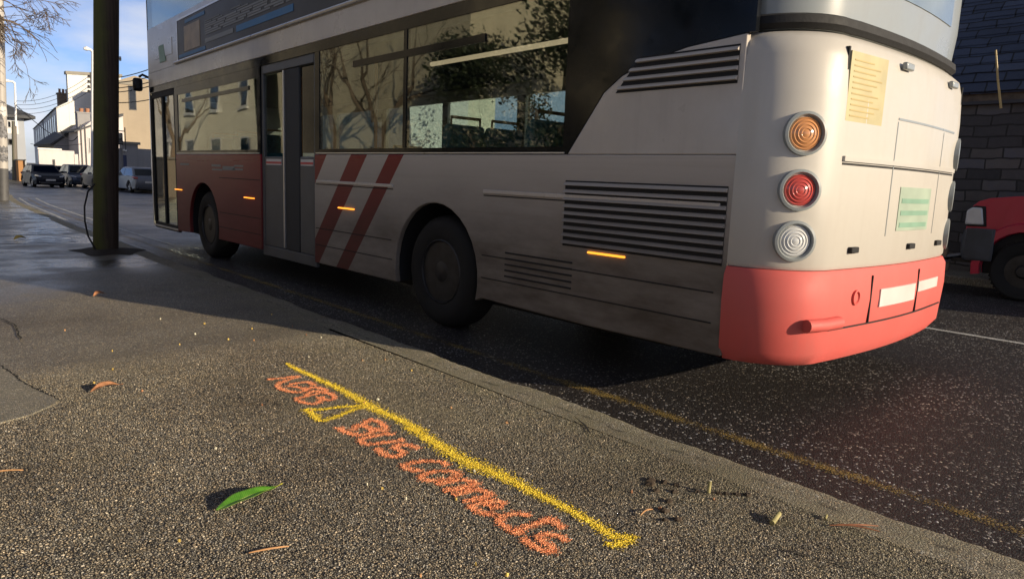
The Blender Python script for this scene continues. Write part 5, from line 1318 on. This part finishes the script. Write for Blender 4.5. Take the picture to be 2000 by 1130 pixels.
b = MB(); b.tube([(.6, 27, -.3), (.7, 27, 2), (.6, 27.1, 4), (.9, 27, 5.6)], [.32, .27, .24, .2], 12); b.build('trunk', M['bark'], tr)
b = MB()
for d, L in (((1.0, -.1, .62), 2.0), ((.95, .25, .35), 1.9), ((.9, -.3, .15), 1.8), ((.2, .2, 1), 2.2), ((-.8, .1, .7), 2.)):
    grow(b, (.9, 27, 5.4), d, L, .10, 3, rng, .5, -.018, .010, None, 2)
for (x_, z_), ds in (((2.9, 6.9), ((1, .1, -.35), (.9, -.3, -.7), (1, .2, -.1))), ((3.0, 6.0), ((1, -.1, 0.05), (1, .3, -.3), (.8, -.3, -.75), (.55, .1, -.9))), ((3.1, 5.3), ((1, .2, .15), (.9, -.2, -.35), (.6, .2, -.8)))):
    b.tube([(.9, 27, 5.4), (1.9, 27.05, .5*z_+2.8), (x_, 27, z_)], [.10, .07, .05], 8, cap=False)
    for d in ds: grow(b, (x_, 27, z_), d, rng.uniform(.62, .85), .032, 5, rng, .52, -.02, .0075, None, 2)
b.build('crown', M['bark'], tr, smooth=180)
# evergreen seen through the bus windows
ev = empty('evergreen_tree', (15, 16, 0), 'dark evergreen tree seen through the rear bus windows', 'tree'); rng = random.Random(9)
b = MB(); b.tube([(15, 16, -.1), (15.1, 16.1, 2), (15, 16, 4.8)], [.16, .12, .05], 8); b.build('trunk', M['bark'], ev)
b = MB()
for k in range(22): leaves(b, (15+rng.uniform(-.7, .7), 15.9+rng.uniform(-.8, .6), rng.uniform(1.2, 4.8)), (.45, .45, .45), 60, .07, rng)
b.build('crown', M['ever'], ev, smooth=0)
# white house opposite seen through the windows
WH = bld('white_house', 'white rendered house seen through the lower deck windows of the bus', 'house', (18, 22, 0))
b = MB(); b.box(13.3, 15.9, 20, 27, -.2, 4.9); b.build('wall', M['w_white'], WH); b = MB(); b.prism([(13.1, 4.8), (14.6, 6.6), (16.1, 4.8)], 'y', 19.99, 27.3); b.build('roof', M['roof'], WH)
windows_x(WH, 13.3, -1, [(21, 22.2, .8, 2.2), (24.4, 25.6, .8, 2.2), (21, 22.2, 2.9, 4.1), (24.4, 25.6, 2.9, 4.1)])
GH = bld('cream_villa', 'cream villa beyond the white house, hidden by the bus', 'house', (18, 33, 0))
b = MB(); b.box(15.5, 24, 28, 40, -.4, 5.6); b.build('wall', M['w_cream'], GH); b = MB(); b.prism([(15.1, 5.5), (19.7, 9), (24.4, 5.5)], 'y', 27.6, 40.4); b.build('roof', M['roof'], GH)
windows_x(GH, 15.5, -1, [(29, 30.2, .7, 2.3), (33, 34.2, .7, 2.3), (37, 38.2, .7, 2.3), (29, 30.2, 3.4, 5), (33, 34.2, 3.4, 5), (37, 38.2, 3.4, 5)])
# houses and trees behind the footway: the bus windows mirror them
def rowhouse(y0, y1, h, mat, label, xw=-5.5, wins=3):
    r_ = bld('terrace_house', label, 'house', (xw-3, (y0+y1)/2, 0))
    b = MB(); b.box(xw-7, xw, y0, y1, -.5, h); b.build('wall', M[mat], r_); b = MB(); b.prism([(xw+.35, h-.1), (xw-3.5, h+2.6), (xw-7.4, h-.1)], 'y', y0-.01, y1-.01); b.build('roof', M['roof'], r_)
    L = (y1-y0)/max(1, wins)
    windows_x(r_, xw, 1, [(y0+L*(i+.5)-.55, y0+L*(i+.5)+.55, z, z+1.6) for i in range(wins) for z in (1.0, 3.9)])
rowhouse(16, 30, 7.2, 'w_tan2', 'olive tan house behind the footway mirrored in the middle bus windows', wins=0)
rowhouse(30.02, 41, 6.6, 'w_cream', 'cream house behind the footway mirrored in the front bus windows', wins=3)
rowhouse(41.05, 58, 6.2, 'w_white', 'white house behind the footway mirrored in the bus entrance door', wins=4)
GWL = bld('garden_wall', 'tan garden wall behind the footway facing the bus', 'wall', (-3.2, 14, 0))
b = MB(); b.box(-3.4, -3.1, -6, 48, -.5, 1.5); b.build('wall', M['w_tan'], GWL); b = MB(); b.box(-3.45, -3.05, -6, 48, 1.501, 1.6); b.build('coping', M['cop'], GWL)
for i, (x, y, L) in enumerate(((-4.2, 18.5, 1.9), (-4.4, 21.5, 1.6), (-4.1, 37, 1.8))):
    rng = random.Random(60+i); r_ = empty('garden_tree', (x, y, 0), ['bare garden tree with forked trunk nearest the evergreens before the olive tan house', 'bare garden tree with low fork at the middle of the olive tan house', 'bare garden tree before the cream house'][i], 'tree', 'garden trees behind the wall')
    b = MB(); b.tube([(x, y, -.3), (x+.1, y+.1, 1.2), (x-.05, y+.15, 2.4)], [.25, .2, .17], 10); b.build('trunk', M['bark'], r_)
    b = MB()
    for d in ((.3, .7, 1), (-.2, -.8, .9), (.4, -.2, 1.1)): grow(b, (x-.05, y+.15, 2.3), d, L, .11, 4, rng, .5, .03, .01, None, 2)
    b.build('crown', M['bark'], r_, smooth=180)

for i, (x, y, h_) in enumerate(((-5.6, 4.5, 5.5), (-5.2, 8.6, 6.4), (-5.6, 12.4, 6.0), (-5.0, 15.2, 4.6))):
    rng = random.Random(90+i); r_ = empty('evergreen_tree', (x, y, 0), 'dense evergreen tree behind the garden wall, ' + ['nearest the photographer', 'tallest of its row', 'third along the wall', 'beside the olive tan house'][i], 'tree', 'evergreens behind the garden wall')
    b = MB(); b.tube([(x, y, -.3), (x, y, h_*.7)], [.2, .06], 8); b.build('trunk', M['bark'], r_)
    b = MB()
    for k in range(34):
        zz = rng.uniform(.4, h_); wd = 1.7*(1-(zz/h_)**2*.7); leaves(b, (x+rng.uniform(-wd, wd)*.8, y+rng.uniform(-wd, wd), zz), (.8, .8, .7), 230, .07, rng)
    b.build('crown', M['ever'], r_, smooth=0)
